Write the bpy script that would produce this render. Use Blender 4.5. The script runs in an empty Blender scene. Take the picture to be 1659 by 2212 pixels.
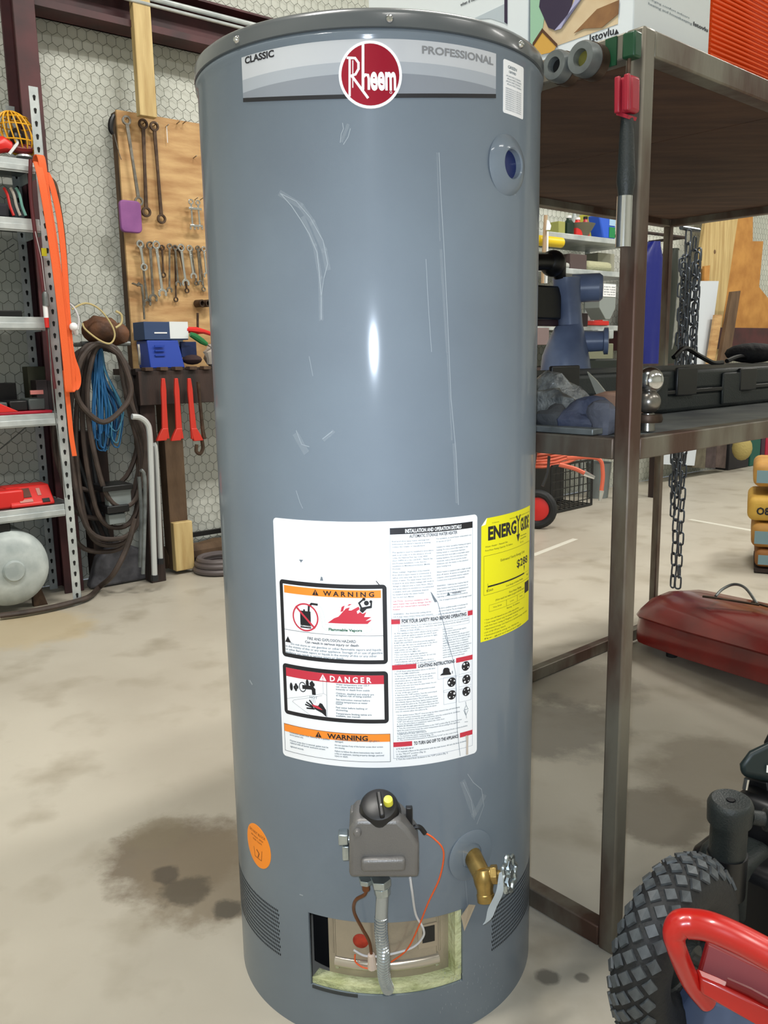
import bpy, bmesh, math, random
from mathutils import Vector as V3, Matrix
random.seed(7)
S = bpy.context.scene
COL = S.collection
PI = math.pi
# ------------------------------------------------------------------ camera, world, light, exposure
F_PX, CAM_D, CAM_Z, PITCH, ROLL, YAW = 1828.3, 1.4373, 1.0763, .1818, -.0181, .0075
CAM = V3((0, -CAM_D, CAM_Z))
_cy, _sy, _cp, _sp = math.cos(YAW), math.sin(YAW), math.cos(PITCH), math.sin(PITCH)
_w = V3((_sy*_cp, _cy*_cp, -_sp)); _r0 = V3((_cy, -_sy, 0)); _u0 = _r0.cross(_w)
_r = math.cos(ROLL)*_r0 + math.sin(ROLL)*_u0
_u = -math.sin(ROLL)*_r0 + math.cos(ROLL)*_u0
cd = bpy.data.cameras.new('camera'); cam = bpy.data.objects.new('camera', cd); COL.objects.link(cam)
cd.sensor_fit = 'HORIZONTAL'; cd.sensor_width = 36; cd.lens = 36*F_PX/1659
cd.clip_start = .05; cd.clip_end = 60
mw = Matrix((_r, _u, -_w)).transposed().to_4x4(); mw.translation = CAM
cam.matrix_world = mw; S.camera = cam

wd = bpy.data.worlds.new('world'); S.world = wd; wd.use_nodes = True
wd.node_tree.nodes['Background'].inputs[0].default_value = (.75, .85, 1, 1)
wd.node_tree.nodes['Background'].inputs[1].default_value = .25
vs = S.view_settings; vs.view_transform = 'Standard'; vs.look = 'None'; vs.gamma = 1
vs.use_curve_mapping = False; vs.exposure = 0.28
LAMP_W, FLASH_W = 62, 4.5          # each ceiling lamp / the phone's own flash
fl = bpy.data.lights.new('phone_flash', 'AREA'); fl.shape = 'DISK'; fl.size = .022; fl.energy = FLASH_W; fl.spread = math.radians(105); fl.color = (.74, .85, 1)
flo = bpy.data.objects.new('phone_flash', fl); COL.objects.link(flo)
mf = mw.copy(); mf.translation = CAM + _u*.02 - _r*.012 - _w*.01; flo.matrix_world = mf

def ray(x, y): return _w + _r*((x-829.5)/F_PX) - _u*((y-1106)/F_PX)
# wall frame (s along the back wall, o off the wall into the room, z up)
W0 = V3((-1.059, 3.026, 0)); WD = V3((.786, .618, 0)).normalized(); WN = V3((WD.y, -WD.x, 0))
def WW(s, o, z): return W0 + WD*s + WN*o + V3((0, 0, z))
def wq(px, py, o):                  # point of the plane o off the wall seen at this pixel -> (s, z)
    d = ray(px, py); t = (W0 + WN*o - CAM).dot(WN)/d.dot(WN); p = CAM + d*t
    return (p-W0).dot(WD), p.z
def wp(px, py, o): s, z = wq(px, py, o); return WW(s, o, z)
# table frame
T0 = V3((.411, -.056, 0)); TU = V3((.755, .656, 0)).normalized(); TV = V3((-TU.y, TU.x, 0))
def TT(u, v, z): return T0 + TU*u + TV*v + V3((0, 0, z))
def tv(px, py, v):                  # plane V = v
    d = ray(px, py); t = (T0 + TV*v - CAM).dot(TV)/d.dot(TV); p = CAM + d*t
    return (p-T0).dot(TU), p.z
def tu(px, py, u):
    d = ray(px, py); t = (T0 + TU*u - CAM).dot(TU)/d.dot(TU); p = CAM + d*t
    return (p-T0).dot(TV), p.z
def gz(px, py, z=0.):
    d = ray(px, py); return CAM + d*((z-CAM_Z)/d.z)
def ad(px, py, dep): return CAM + ray(px, py)*dep
FW = Matrix((WD, -WN, V3((0, 0, 1)))).transposed()      # rotation: local x along wall, y into wall
FT = Matrix((TU, TV, V3((0, 0, 1)))).transposed()

# ------------------------------------------------------------------ materials
def lin(c): c /= 255.; return c/12.92 if c <= .04045 else ((c+.055)/1.055)**2.4
def rgb(*c): return (lin(c[0]), lin(c[1]), lin(c[2]), 1)
_mats = {}
def mat(name, c, rough=.5, metal=0., c2=None, scale=8., bump=0., bscale=60., stretch=None, coat=0., emit=0., spec=.5, amt=(.35, .65), trans=0.):
    if name in _mats: return _mats[name]
    m = bpy.data.materials.new(name); m.use_nodes = True; _mats[name] = m
    nt = m.node_tree; b = nt.nodes['Principled BSDF']; N = nt.nodes.new; L = nt.links.new
    b.inputs['Base Color'].default_value = rgb(*c); b.inputs['Roughness'].default_value = rough
    b.inputs['Metallic'].default_value = metal; b.inputs['Coat Weight'].default_value = coat
    b.inputs['Coat Roughness'].default_value = .11
    b.inputs['Specular IOR Level'].default_value = spec
    if trans: b.inputs['Alpha'].default_value = 1-trans
    if emit: b.inputs['Emission Color'].default_value = rgb(*c); b.inputs['Emission Strength'].default_value = emit
    tc = N('ShaderNodeTexCoord'); mp = N('ShaderNodeMapping'); L(tc.outputs['Object'], mp.inputs[0])
    if stretch: mp.inputs['Scale'].default_value = stretch
    if c2:
        n = N('ShaderNodeTexNoise'); n.inputs['Scale'].default_value = scale; n.inputs['Detail'].default_value = 6
        r = N('ShaderNodeMapRange'); r.inputs[1].default_value = amt[0]; r.inputs[2].default_value = amt[1]
        mx = N('ShaderNodeMix'); mx.data_type = 'RGBA'; mx.inputs[6].default_value = rgb(*c); mx.inputs[7].default_value = rgb(*c2)
        L(mp.outputs[0], n.inputs['Vector']); L(n.outputs[0], r.inputs[0]); L(r.outputs[0], mx.inputs[0]); L(mx.outputs[2], b.inputs['Base Color'])
    if bump:
        n2 = N('ShaderNodeTexNoise'); n2.inputs['Scale'].default_value = bscale; n2.inputs['Detail'].default_value = 3
        bp = N('ShaderNodeBump'); bp.inputs['Strength'].default_value = bump; bp.inputs['Distance'].default_value = .01
        L(mp.outputs[0], n2.inputs['Vector']); L(n2.outputs[0], bp.inputs['Height']); L(bp.outputs[0], b.inputs['Normal'])
    return m
M_paint = mat('heater_paint', (112, 123, 133), .58, spec=.3, c2=(107, 117, 127), scale=5, bump=.03, bscale=900, coat=.45)
M_cap = mat('cap_paint', (84, 88, 90), .28, coat=.3)
M_white = mat('label_white', (240, 241, 243), .45)
M_black = mat('print_black', (24, 24, 30), .5)
M_grey = mat('print_grey', (88, 102, 110), .6)
M_red = mat('print_red', (196, 48, 66), .5)
M_orange = mat('print_orange', (245, 140, 44), .5)
M_yellow = mat('guide_yellow', (232, 224, 10), .5)
M_green = mat('print_green', (30, 90, 62), .5)
M_silver = mat('plate_silver', (206, 209, 216), .3, .35)
M_silver2 = mat('plate_silver_mid', (178, 184, 194), .3, .35)
M_silver3 = mat('plate_silver_low', (146, 152, 163), .3, .35)
M_badge = mat('badge_red', (172, 22, 52), .25, .5, coat=.5)
M_ostick = mat('sticker_orange', (255, 146, 26), .5)
M_chrome = mat('chrome', (210, 212, 215), .16, 1.)
M_zinc = mat('zinc', (190, 200, 202), .3, .9, c2=(150, 160, 165), scale=30)
M_brass = mat('brass', (176, 148, 88), .34, .8, c2=(138, 112, 62), scale=40)
M_cast = mat('cast_grey', (112, 110, 108), .42, .35, bump=.1, bscale=400)
M_blackp = mat('black_plastic', (16, 17, 20), .38)
M_rubber = mat('black_rubber', (24, 26, 29), .62, bump=.15, bscale=150)
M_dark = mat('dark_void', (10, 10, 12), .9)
M_copper = mat('copper_tube', (120, 78, 52), .35, .8)
M_wire_o = mat('orange_wire', (226, 92, 38), .5)
M_wire_w = mat('white_wire', (205, 205, 208), .5)
M_insul = mat('fiberglass', (206, 210, 168), .9, c2=(172, 178, 130), scale=30, bump=.5, bscale=90)
M_chamber = mat('chamber_plate', (178, 166, 146), .25, .35, c2=(156, 146, 128), scale=9, bump=.06, bscale=200)
M_rustred = mat('red_sealant', (190, 58, 30), .7, c2=(150, 40, 20), scale=60, bump=.3)
M_foil = mat('foil_tape', (176, 164, 146), .35, .5)
M_scuff = mat('scuff', (150, 158, 164), .5)
# room
M_wallins = mat('wall_insulation', (212, 214, 205), .55, c2=(186, 190, 180), scale=1.3, bump=.25, bscale=2.2)
M_ceil = mat('ceiling_insulation', (205, 207, 205), .7, c2=(190, 192, 190), scale=2)
M_wirenet = mat('galvanised_wire', (120, 124, 114), .5, .5)
M_maroon = mat('red_oxide_steel', (78, 34, 38), .55, c2=(50, 24, 28), scale=6)
M_pine = mat('pine_board', (205, 182, 128), .65, c2=(176, 148, 96), scale=5, stretch=(6, 6, .6), bump=.1)
M_ply = mat('plywood', (206, 170, 118), .65, c2=(166, 124, 78), scale=4, stretch=(1, 1, 5), bump=.08)
M_plyo = mat('osb_orange', (196, 142, 72), .7, c2=(170, 116, 54), scale=7)
M_oldwood = mat('weathered_wood', (104, 82, 60), .8, c2=(70, 52, 38), scale=9, stretch=(1, 1, .3), bump=.3)
M_darkwood = mat('dark_wood', (58, 42, 36), .75, c2=(34, 26, 24), scale=7, stretch=(3, 3, .5), bump=.2)
M_galv = mat('galvanised_sheet', (202, 208, 208), .38, .35, c2=(170, 178, 180), scale=12)
M_galvd = mat('galvanised_dull', (128, 134, 134), .45, .5, c2=(96, 100, 100), scale=20)
M_hole = mat('slot_shadow', (18, 18, 18), .9)
M_ostrap = mat('orange_webbing', (232, 96, 38), .65, bump=.2, bscale=400)
M_hose = mat('brown_hose', (72, 60, 54), .55, c2=(50, 42, 38), scale=15)
M_hosegrey = mat('grey_hose', (92, 84, 84), .5)
M_bluecord = mat('blue_cord', (28, 92, 142), .5)
M_redp = mat('red_plastic', (212, 40, 36), .4)
M_redh = mat('red_handle', (196, 50, 38), .4)
M_tank = mat('tank_white', (196, 204, 202), .45, c2=(150, 160, 160), scale=9)
M_lsteel = mat('ladder_steel', (198, 202, 202), .35, .3)
M_steel = mat('tool_steel', (150, 148, 142), .3, .85, c2=(110, 104, 96), scale=30)
M_rusty = mat('rusty_steel', (92, 74, 60), .5, .6, c2=(60, 46, 38), scale=25)
M_iron = mat('angle_iron', (124, 120, 108), .45, .45, c2=(82, 60, 50), scale=9, stretch=(1, 1, .35), bump=.12, bscale=40, amt=(.38, .6))
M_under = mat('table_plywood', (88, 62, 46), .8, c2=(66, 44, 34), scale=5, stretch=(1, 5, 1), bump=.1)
M_box = mat('white_carton', (218, 224, 226), .6)
M_boxbrown = mat('print_wood_tone', (176, 138, 96), .6, c2=(216, 196, 160), scale=7)
M_orangebin = mat('orange_bin', (236, 84, 20), .45)
M_case = mat('case_plastic', (32, 38, 38), .5, bump=.15, bscale=300)
M_bluegrey = mat('blue_grey_enamel', (128, 144, 180), .35, c2=(100, 114, 146), scale=8)
M_navy = mat('blue_rainwear', (14, 26, 112), .45, bump=.3, bscale=12)
M_olive = mat('olive_rainwear', (36, 42, 34), .7, bump=.3, bscale=12)
M_chain = mat('chain_steel', (84, 90, 98), .35, .8)
M_redtank = mat('red_enamel', (136, 30, 26), .3, c2=(108, 22, 22), scale=6, coat=.5)
M_redframe = mat('red_frame_paint', (186, 28, 22), .3, coat=.4)
M_crate = mat('black_crate', (22, 24, 24), .5)
M_ohose = mat('salmon_hose', (206, 98, 72), .5)
M_bag = mat('paper_bag', (196, 152, 78), .7, c2=(160, 110, 50), scale=5)
M_navyp = mat('blue_bin', (26, 62, 160), .45)

# ------------------------------------------------------------------ mesh building
def frame_of(axis):
    z = V3(axis).normalized(); x = z.orthogonal().normalized(); return Matrix((x, z.cross(x), z)).transposed()
class MB:
    def __init__(s): s.v = []; s.f = []
    def add(s, vs, fs):
        n = len(s.v); s.v += [V3(p) for p in vs]; s.f += [tuple(i+n for i in f) for f in fs]; return s
    def box(s, c, d, R=None):
        c = V3(c); vs = []
        for i in range(8):
            p = V3(((i & 1)-.5, ((i >> 1) & 1)-.5, ((i >> 2) & 1)-.5)); p = V3((p.x*d[0], p.y*d[1], p.z*d[2]))
            vs.append(c + (R @ p if R else p))
        return s.add(vs, [(0, 2, 3, 1), (4, 5, 7, 6), (0, 1, 5, 4), (2, 6, 7, 3), (0, 4, 6, 2), (1, 3, 7, 5)])
    def bar(s, a, b, w, h=None, up=(0, 0, 1)):
        a, b = V3(a), V3(b); z = (b-a); L = z.length; z.normalize(); x = V3(up).cross(z)
        if x.length < 1e-4: x = V3((1, 0, 0)).cross(z)
        x.normalize(); R = Matrix((x, z.cross(x), z)).transposed()
        return s.box((a+b)/2, (w, h or w, L), R)
    def cyl(s, a, b, r, r2=None, n=16):
        a, b = V3(a), V3(b); R = frame_of(b-a); r2 = r if r2 is None else r2; vs = []
        for c, q in ((a, r), (b, r2)):
            for k in range(n): t = 2*PI*k/n; vs.append(c + R @ V3((q*math.cos(t), q*math.sin(t), 0)))
        fs = [(k, (k+1) % n, n+(k+1) % n, n+k) for k in range(n)] + [tuple(range(n-1, -1, -1)), tuple(range(n, 2*n))]
        return s.add(vs, fs)
    def tube(s, pts, r, n=7, closed=False, flat=None):
        pts = [V3(p) for p in pts]; m = len(pts); rr = r if isinstance(r, (list, tuple)) else [r]*m; vs = []; x = None
        for i, p in enumerate(pts):
            t = (pts[(i+1) % m] - pts[i-1]) if closed else (pts[min(i+1, m-1)] - pts[max(i-1, 0)])
            if t.length < 1e-9: t = V3((0, 0, 1))
            t.normalize()
            if x is None: x = t.orthogonal().normalized()
            x = (x - t*x.dot(t)); x = x.normalized() if x.length > 1e-6 else t.orthogonal().normalized()
            y = t.cross(x)
            for k in range(n):
                a = 2*PI*k/n; vs.append(p + (x*math.cos(a) + y*math.sin(a))*rr[i])
        fs = []
        for i in range(m if closed else m-1):
            j = (i+1) % m
            for k in range(n): fs.append((i*n+k, i*n+(k+1) % n, j*n+(k+1) % n, j*n+k))
        if not closed: fs += [tuple(range(n-1, -1, -1)), tuple(range((m-1)*n, m*n))]
        return s.add(vs, fs)
    def ribbon(s, pts, w, th, side):    # strap: width along 'side'
        side = V3(side).normalized(); pts = [V3(p) for p in pts]; vs = []; m = len(pts)
        for i, p in enumerate(pts):
            t = (pts[min(i+1, m-1)] - pts[max(i-1, 0)]).normalized(); nn = t.cross(side).normalized()
            ww = w[i] if isinstance(w, list) else w
            for a, b in ((-1, -1), (1, -1), (1, 1), (-1, 1)): vs.append(p + side*a*ww/2 + nn*b*th/2)
        fs = [(i*4+k, i*4+(k+1) % 4, i*4+4+(k+1) % 4, i*4+4+k) for i in range(m-1) for k in range(4)]
        fs += [(3, 2, 1, 0), tuple(range(4*m-4, 4*m))]
        return s.add(vs, fs)
    def lathe(s, prof, c=(0, 0, 0), axis=(0, 0, 1), n=32):
        c = V3(c); R = frame_of(axis); vs = []; m = len(prof)
        for r, h in prof:
            for k in range(n): a = 2*PI*k/n; vs.append(c + R @ V3((r*math.cos(a), r*math.sin(a), h)))
        fs = [(i*n+k, i*n+(k+1) % n, (i+1)*n+(k+1) % n, (i+1)*n+k) for i in range(m-1) for k in range(n)]
        if prof[0][0] > 1e-5: fs.append(tuple(range(n-1, -1, -1)))
        if prof[-1][0] > 1e-5: fs.append(tuple(range((m-1)*n, m*n)))
        return s.add(vs, fs)
    def ringp(s, c, axis, ro, ri, h, n=20):   # washer / ring end
        return s.lathe_open([(ri, -h/2), (ro, -h/2), (ro, h/2), (ri, h/2), (ri, -h/2)], c, axis, n)
    def lathe_open(s, prof, c, axis, n=24):
        c = V3(c); R = frame_of(axis); vs = []; m = len(prof)
        for r, h in prof:
            for k in range(n): a = 2*PI*k/n; vs.append(c + R @ V3((r*math.cos(a), r*math.sin(a), h)))
        return s.add(vs, [(i*n+k, i*n+(k+1) % n, (i+1)*n+(k+1) % n, (i+1)*n+k) for i in range(m-1) for k in range(n)])
    def sph(s, c, r, n=14, m=9):
        c = V3(c); r = r if isinstance(r, (tuple, list)) else (r, r, r); vs = []; fs = []
        for i in range(m+1):
            a = PI*i/m
            for k in range(n): b = 2*PI*k/n; vs.append(c + V3((r[0]*math.sin(a)*math.cos(b), r[1]*math.sin(a)*math.sin(b), r[2]*math.cos(a))))
        for i in range(m):
            for k in range(n): fs.append((i*n+k, (i+1)*n+k, (i+1)*n+(k+1) % n, i*n+(k+1) % n))
        return s.add(vs, fs)
    def prism(s, pts, off, h):                # polygon of world points, extruded by vector
        pts = [V3(p) for p in pts]; off = V3(off).normalized()*h; n = len(pts)
        vs = pts + [p+off for p in pts]
        return s.add(vs, [tuple(range(n-1, -1, -1)), tuple(range(n, 2*n))] + [(i, (i+1) % n, n+(i+1) % n, n+i) for i in range(n)])
    def build(s, name, m, parent=None, bevel=0, smooth=35, seg=2):
        me = bpy.data.meshes.new(name)
        org = V3((0, 0, 0))
        if parent is None and s.v:
            lo = V3([min(p[i] for p in s.v) for i in range(3)]); hi = V3([max(p[i] for p in s.v) for i in range(3)])
            org = V3(((lo.x+hi.x)/2, (lo.y+hi.y)/2, lo.z))
        me.from_pydata([p-org for p in s.v], [], s.f)
        bm = bmesh.new(); bm.from_mesh(me); bmesh.ops.recalc_face_normals(bm, faces=bm.faces); bm.to_mesh(me); bm.free()
        return link(name, me, m, parent, org, bevel, smooth, seg)
def link(name, me, m, parent=None, org=None, bevel=0, smooth=35, seg=2):
    me.materials.append(m)
    if smooth:
        me.shade_smooth()
        try: me.set_sharp_from_angle(angle=math.radians(smooth))
        except Exception: pass
    o = bpy.data.objects.new(name, me); COL.objects.link(o)
    if org is not None: o.location = org
    if parent is not None: attach(o, parent)
    if bevel:
        b = o.modifiers.new('bevel', 'BEVEL'); b.width = bevel; b.segments = seg; b.limit_method = 'ANGLE'; b.angle_limit = math.radians(40)
    return o
WLOC = {}
def wloc(o): return WLOC.get(o.name, V3(o.location))
def attach(o, parent):
    pl = wloc(parent); o.parent = parent; o.matrix_parent_inverse = Matrix.Translation(-pl)
    WLOC[o.name] = V3(o.location)
def tag(o, label, cat, group=None, kind=None):
    o['label'] = label; o['category'] = cat
    if group: o['group'] = group
    if kind: o['kind'] = kind
    return o
def struct(o): o['kind'] = 'structure'; return o
def thing(name, label, cat, loc, group=None):
    o = bpy.data.objects.new(name, None); COL.objects.link(o); o.location = V3(loc); o.empty_display_size = .05
    WLOC[o.name] = V3(loc); return tag(o, label, cat, group)
def smooth_path(pts, k=6, closed=False):
    pts = [V3(p) for p in pts]; n = len(pts); out = []
    rng = range(n) if closed else range(n-1)
    for i in rng:
        p0 = pts[(i-1) % n] if closed or i > 0 else pts[0]; p1 = pts[i]; p2 = pts[(i+1) % n]; p3 = pts[(i+2) % n] if closed or i+2 < n else pts[-1]
        for j in range(k):
            t = j/k; out.append(.5*((2*p1) + (p2-p0)*t + (2*p0-5*p1+4*p2-p3)*t*t + (3*p1-p0-3*p2+p3)*t**3))
    if not closed: out.append(pts[-1])
    return out
def wpath(pp, o=None): return [wp(p[0], p[1], p[2] if len(p) > 2 else o) for p in pp]
def wrect(px0, py0, px1, py1, o):       # pixel box seen on a wall-parallel plane -> s0,z0,s1,z1
    xm, ym = (px0+px1)/2, (py0+py1)/2
    return wq(px0, ym, o)[0], wq(xm, py1, o)[1], wq(px1, ym, o)[0], wq(xm, py0, o)[1]
def wbox(mb, px0, py0, px1, py1, o, dep):
    s0, z0, s1, z1 = wrect(px0, py0, px1, py1, o)
    mb.box(WW((s0+s1)/2, o-dep/2, (z0+z1)/2), (s1-s0, dep, z1-z0), FW); return mb
def wbs(mb, s0, s1, o0, o1, z0, z1): mb.box(WW((s0+s1)/2, (o0+o1)/2, (z0+z1)/2), (s1-s0, o1-o0, z1-z0), FW); return mb
def tbx(mb, u0, u1, v0, v1, z0, z1): mb.box(TT((u0+u1)/2, (v0+v1)/2, (z0+z1)/2), (u1-u0, v1-v0, z1-z0), FT); return mb
#@@ROOM
# ------------------------------------------------------------------ the room
RS0, RS1, RO1, RH = -4.2, 9.5, 9.0, 4.6
def quad_slab(a, b, c, d, off): return MB().prism([a, b, c, d], off, .1)
m = mat('concrete_floor', (190, 184, 170), .42, c2=(176, 169, 155), scale=1.6, bump=.05, bscale=30)
nt = m.node_tree; b_ = nt.nodes['Principled BSDF']; N = nt.nodes.new; L = nt.links.new
mixn = [n for n in nt.nodes if n.bl_idname == 'ShaderNodeMix'][0]
geo = N('ShaderNodeNewGeometry')
nz = N('ShaderNodeTexNoise'); nz.inputs['Scale'].default_value = 5; nz.inputs['Detail'].default_value = 8; L(geo.outputs['Position'], nz.inputs['Vector'])
r1 = N('ShaderNodeMapRange'); r1.inputs[1].default_value = .52; r1.inputs[2].default_value = .72; L(nz.outputs[0], r1.inputs[0])
mx1 = N('ShaderNodeMix'); mx1.data_type = 'RGBA'; mx1.inputs[7].default_value = rgb(162, 154, 138)
L(r1.outputs[0], mx1.inputs[0]); L(mixn.outputs[2], mx1.inputs[6])
prev = mx1.outputs[2]
# oil and water stains, and the shade under the table, painted as irregular blotches
for (px, py, rad, colr, st) in ((385, 1850, .15, (112, 100, 84), .85), (470, 1885, .17, (128, 116, 98), .8), (400, 1925, .05, (84, 78, 68), .8), (340, 1800, .07, (130, 120, 100), .6),
                                (1250, 1480, .2, (120, 112, 100), .6), (1430, 1760, .13, (110, 102, 90), .7), (1200, 1570, .2, (96, 92, 86), .6), (1560, 1670, .2, (120, 110, 96), .5),
                                (60, 1360, .25, (196, 172, 120), .4), (490, 1965, .03, (84, 80, 72), .9), (360, 1890, .03, (80, 74, 66), .8), (1180, 2110, .02, (100, 96, 88), .8), (1258, 2112, .012, (110, 106, 98), .8)):
    g = gz(px, py); sb = N('ShaderNodeVectorMath'); sb.operation = 'SUBTRACT'; L(geo.outputs['Position'], sb.inputs[0]); sb.inputs[1].default_value = g
    ln = N('ShaderNodeVectorMath'); ln.operation = 'LENGTH'; L(sb.outputs[0], ln.inputs[0])
    n3 = N('ShaderNodeTexNoise'); n3.inputs['Scale'].default_value = 6/max(rad*4, .3); n3.inputs['Detail'].default_value = 7; n3.inputs['Roughness'].default_value = .65; L(geo.outputs['Position'], n3.inputs['Vector'])
    ma = N('ShaderNodeMath'); ma.operation = 'MULTIPLY_ADD'; L(n3.outputs[0], ma.inputs[0]); ma.inputs[1].default_value = rad*1.5; L(ln.outputs['Value'], ma.inputs[2])
    rr = N('ShaderNodeMapRange'); rr.inputs[1].default_value = rad*1.55; rr.inputs[2].default_value = rad*1.95; rr.inputs[3].default_value = st; rr.inputs[4].default_value = 0; L(ma.outputs[0], rr.inputs[0])
    mm = N('ShaderNodeMix'); mm.data_type = 'RGBA'; L(rr.outputs[0], mm.inputs[0]); L(prev, mm.inputs[6]); mm.inputs[7].default_value = rgb(*colr); prev = mm.outputs[2]
L(prev, b_.inputs['Base Color'])
M_floor = m
fl_ = struct(quad_slab(WW(RS0, 0, 0), WW(RS1, 0, 0), WW(RS1, RO1, 0), WW(RS0, RO1, 0), (0, 0, -1)).build('floor', M_floor, smooth=0))
struct(quad_slab(WW(RS0, 0, RH), WW(RS1, 0, RH), WW(RS1, RO1, RH), WW(RS0, RO1, RH), (0, 0, 1)).build('ceiling', M_ceil, smooth=0))
# back wall as puffed insulation: a fine grid with sagging bays between purlins
mb = MB(); nx, nzv = 90, 40; vs_ = []
for j in range(nzv+1):
    for i in range(nx+1):
        s_ = RS0+(RS1-RS0)*i/nx; z_ = RH*j/nzv
        vs_.append(WW(s_, -.012+.01*math.sin(s_*5.1+math.sin(z_*2.2))*math.sin(z_*3.7+1), z_))
mb.add(vs_, [(j*(nx+1)+i, j*(nx+1)+i+1, (j+1)*(nx+1)+i+1, (j+1)*(nx+1)+i) for j in range(nzv) for i in range(nx)])
struct(mb.build('wall_back', M_wallins))
struct(quad_slab(WW(RS0, RO1, 0), WW(RS1, RO1, 0), WW(RS1, RO1, RH), WW(RS0, RO1, RH), WN).build('wall_front', M_wallins, smooth=0))
struct(quad_slab(WW(RS0, 0, 0), WW(RS0, RO1, 0), WW(RS0, RO1, RH), WW(RS0, 0, RH), -WD).build('wall_left', M_wallins, smooth=0))
struct(quad_slab(WW(RS1, 0, 0), WW(RS1, RO1, 0), WW(RS1, RO1, RH), WW(RS1, 0, RH), WD).build('wall_right', M_wallins, smooth=0))
# hexagonal wire netting over the insulation
mb = MB(); HX, HZ, wr = .046, .0305, .0011
def wire(a, b):
    t = (b-a).normalized(); x = t.cross(WN).normalized(); vs = []
    for c in (a, b):
        for ax, ay in ((1, -.4), (-1, -.4), (0, 1)): vs.append(c + x*ax*wr + WN*ay*wr)
    mb.add(vs, [(0, 1, 4, 3), (1, 2, 5, 4), (2, 0, 3, 5)])
for (sa, sb_, za, zb) in ((-1.9, 7.4, 0, 3.3),):
    cols = int((sb_-sa)/HX); rows = int((zb-za)/(1.5*HZ))
    for j in range(rows):
        for i in range(cols):
            jx = random.uniform(-.004, .004)
            cx = sa+HX*(i+.5*(j % 2))+jx; cz = za+1.5*HZ*j; o = .004
            p = [WW(cx-HX/2, o, cz+HZ/2), WW(cx-HX/2, o, cz-HZ/2), WW(cx, o, cz-HZ), WW(cx+HX/2, o, cz-HZ/2)]
            wire(p[0], p[1]); wire(p[1], p[2]); wire(p[2], p[3])
tag(mb.build('wire_netting', M_wirenet, smooth=0), 'hexagonal galvanised wire netting stretched over the white insulated back wall', 'wire netting', kind='stuff')
# steel column, girts, stud, conduit
s0, z0 = wq(32, 60, .2); s1, _ = wq(79, 60, .2)
mb = MB(); wbs(mb, s0, s1, .19, .2, 0, RH); wbs(mb, s0, s1, .02, .03, 0, RH); wbs(mb, (s0+s1)/2-.005, (s0+s1)/2+.005, .03, .19, 0, RH)
struct(mb.build('trim_1', M_maroon, bevel=.002))
sL = s0
mb = MB(); _, zb = wq(300, 62, .16); wbs(mb, s1+.01, RS1-.1, .02, .16, zb, zb+.012); wbs(mb, s1+.01, RS1-.1, .02, .032, zb, zb+.2); wbs(mb, s1+.01, RS1-.1, .02, .16, zb+.19, zb+.2); wbs(mb, s1+.01, RS1-.1, .148, .16, zb+.012, zb+.03)
struct(mb.build('trim_2', M_maroon))
mb = MB(); _, zc = wq(420, 18, .2); mb.cyl(WW(s1, .185, zc), WW(6, .185, zc), .012, n=10); mb.cyl(WW(s1, .19, zc-.03), WW(6, .19, zc-.03), .008, n=8)
tag(mb.build('conduit_pipe', M_galv), 'thin grey conduit pipes running along the dark red girt above the tool board', 'pipe')
mb = MB(); _, za = wq(1600, 748, .2); wbs(mb, 3.6, RS1-.1, .02, .2, za-.02, za+.16); struct(mb.build('trim_3', M_maroon, bevel=.003))
s0, _ = wq(290, 60, .19); s1, _ = wq(328, 60, .19)
mb = MB(); wbs(mb, s0, s1, .15, .19, 2.2, 3.4); struct(mb.build('trim_4', M_pine, bevel=.003))
# ceiling lamps
for k, (s_, o_) in enumerate([(-2.2, 6.4), (.6, 6.4), (3.4, 6.4), (-2.2, 3.0), (.6, 2.6), (3.4, 3.0), (6.5, 3.0), (6.5, 6.4)]):
    nm = ['far left corner', 'left middle', 'centre', 'near left', 'tool board', 'right shelving', 'far right corner', 'right rear'][k]
    t = thing('ceiling_lamp', 'long white strip lamp under the ceiling over the %s of the shop' % nm, 'lamp', WW(s_, o_, RH-.12), 'ceiling strip lamps')
    mb = MB(); wbs(mb, s_-.62, s_+.62, o_-.12, o_+.12, RH-.09, RH); mb.build('housing', M_lsteel, t, bevel=.004)
    mb = MB(); wbs(mb, s_-.6, s_+.6, o_-.1, o_+.1, RH-.11, RH-.09); mb.build('diffuser', mat('lamp_diffuser', (250, 252, 255), .5, emit=6), t)
    ld = bpy.data.lights.new('strip_light', 'AREA'); ld.shape = 'RECTANGLE'; ld.size = 1.2; ld.size_y = .2; ld.energy = LAMP_W*(.45 if o_ > 5 else 1.35); ld.color = (1, .965, .9)
    lo = bpy.data.objects.new('strip_light', ld); COL.objects.link(lo); mm_ = FW.to_4x4(); mm_.translation = WW(s_, o_, RH-.125); lo.matrix_world = mm_
#@@HEATER
# ------------------------------------------------------------------ the water heater
R = .267
def cq(px, py, R=R):                     # pixel -> (arc length s, z) on the tank surface
    d = ray(px, py); a = d.x*d.x+d.y*d.y; b = CAM.x*d.x+CAM.y*d.y; c = CAM.x**2+CAM.y**2-R*R
    q = max(b*b-a*c, 0); t = (-b-math.sqrt(q))/a; p = CAM+d*t
    return R*math.atan2(p.x, -p.y), p.z
def CY(s, z, h=0.): a = s/R; return V3(((R+h)*math.sin(a), -(R+h)*math.cos(a), z))
heater = thing('water_heater', 'tall grey tank water heater with white instruction label standing in the middle of the floor', 'water heater', (0, 0, 0))
OA, OZ0, OZ1 = math.radians(27.2), .088, .2165
def angs(step=2.):
    L_ = []; a = -180.
    while a < 179.9: L_.append(math.radians(a)); a += step
    L_ = [x for x in L_ if abs(abs(x)-OA) > math.radians(.9)] + [-OA, OA]; return sorted(L_)
AN = angs()
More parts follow.
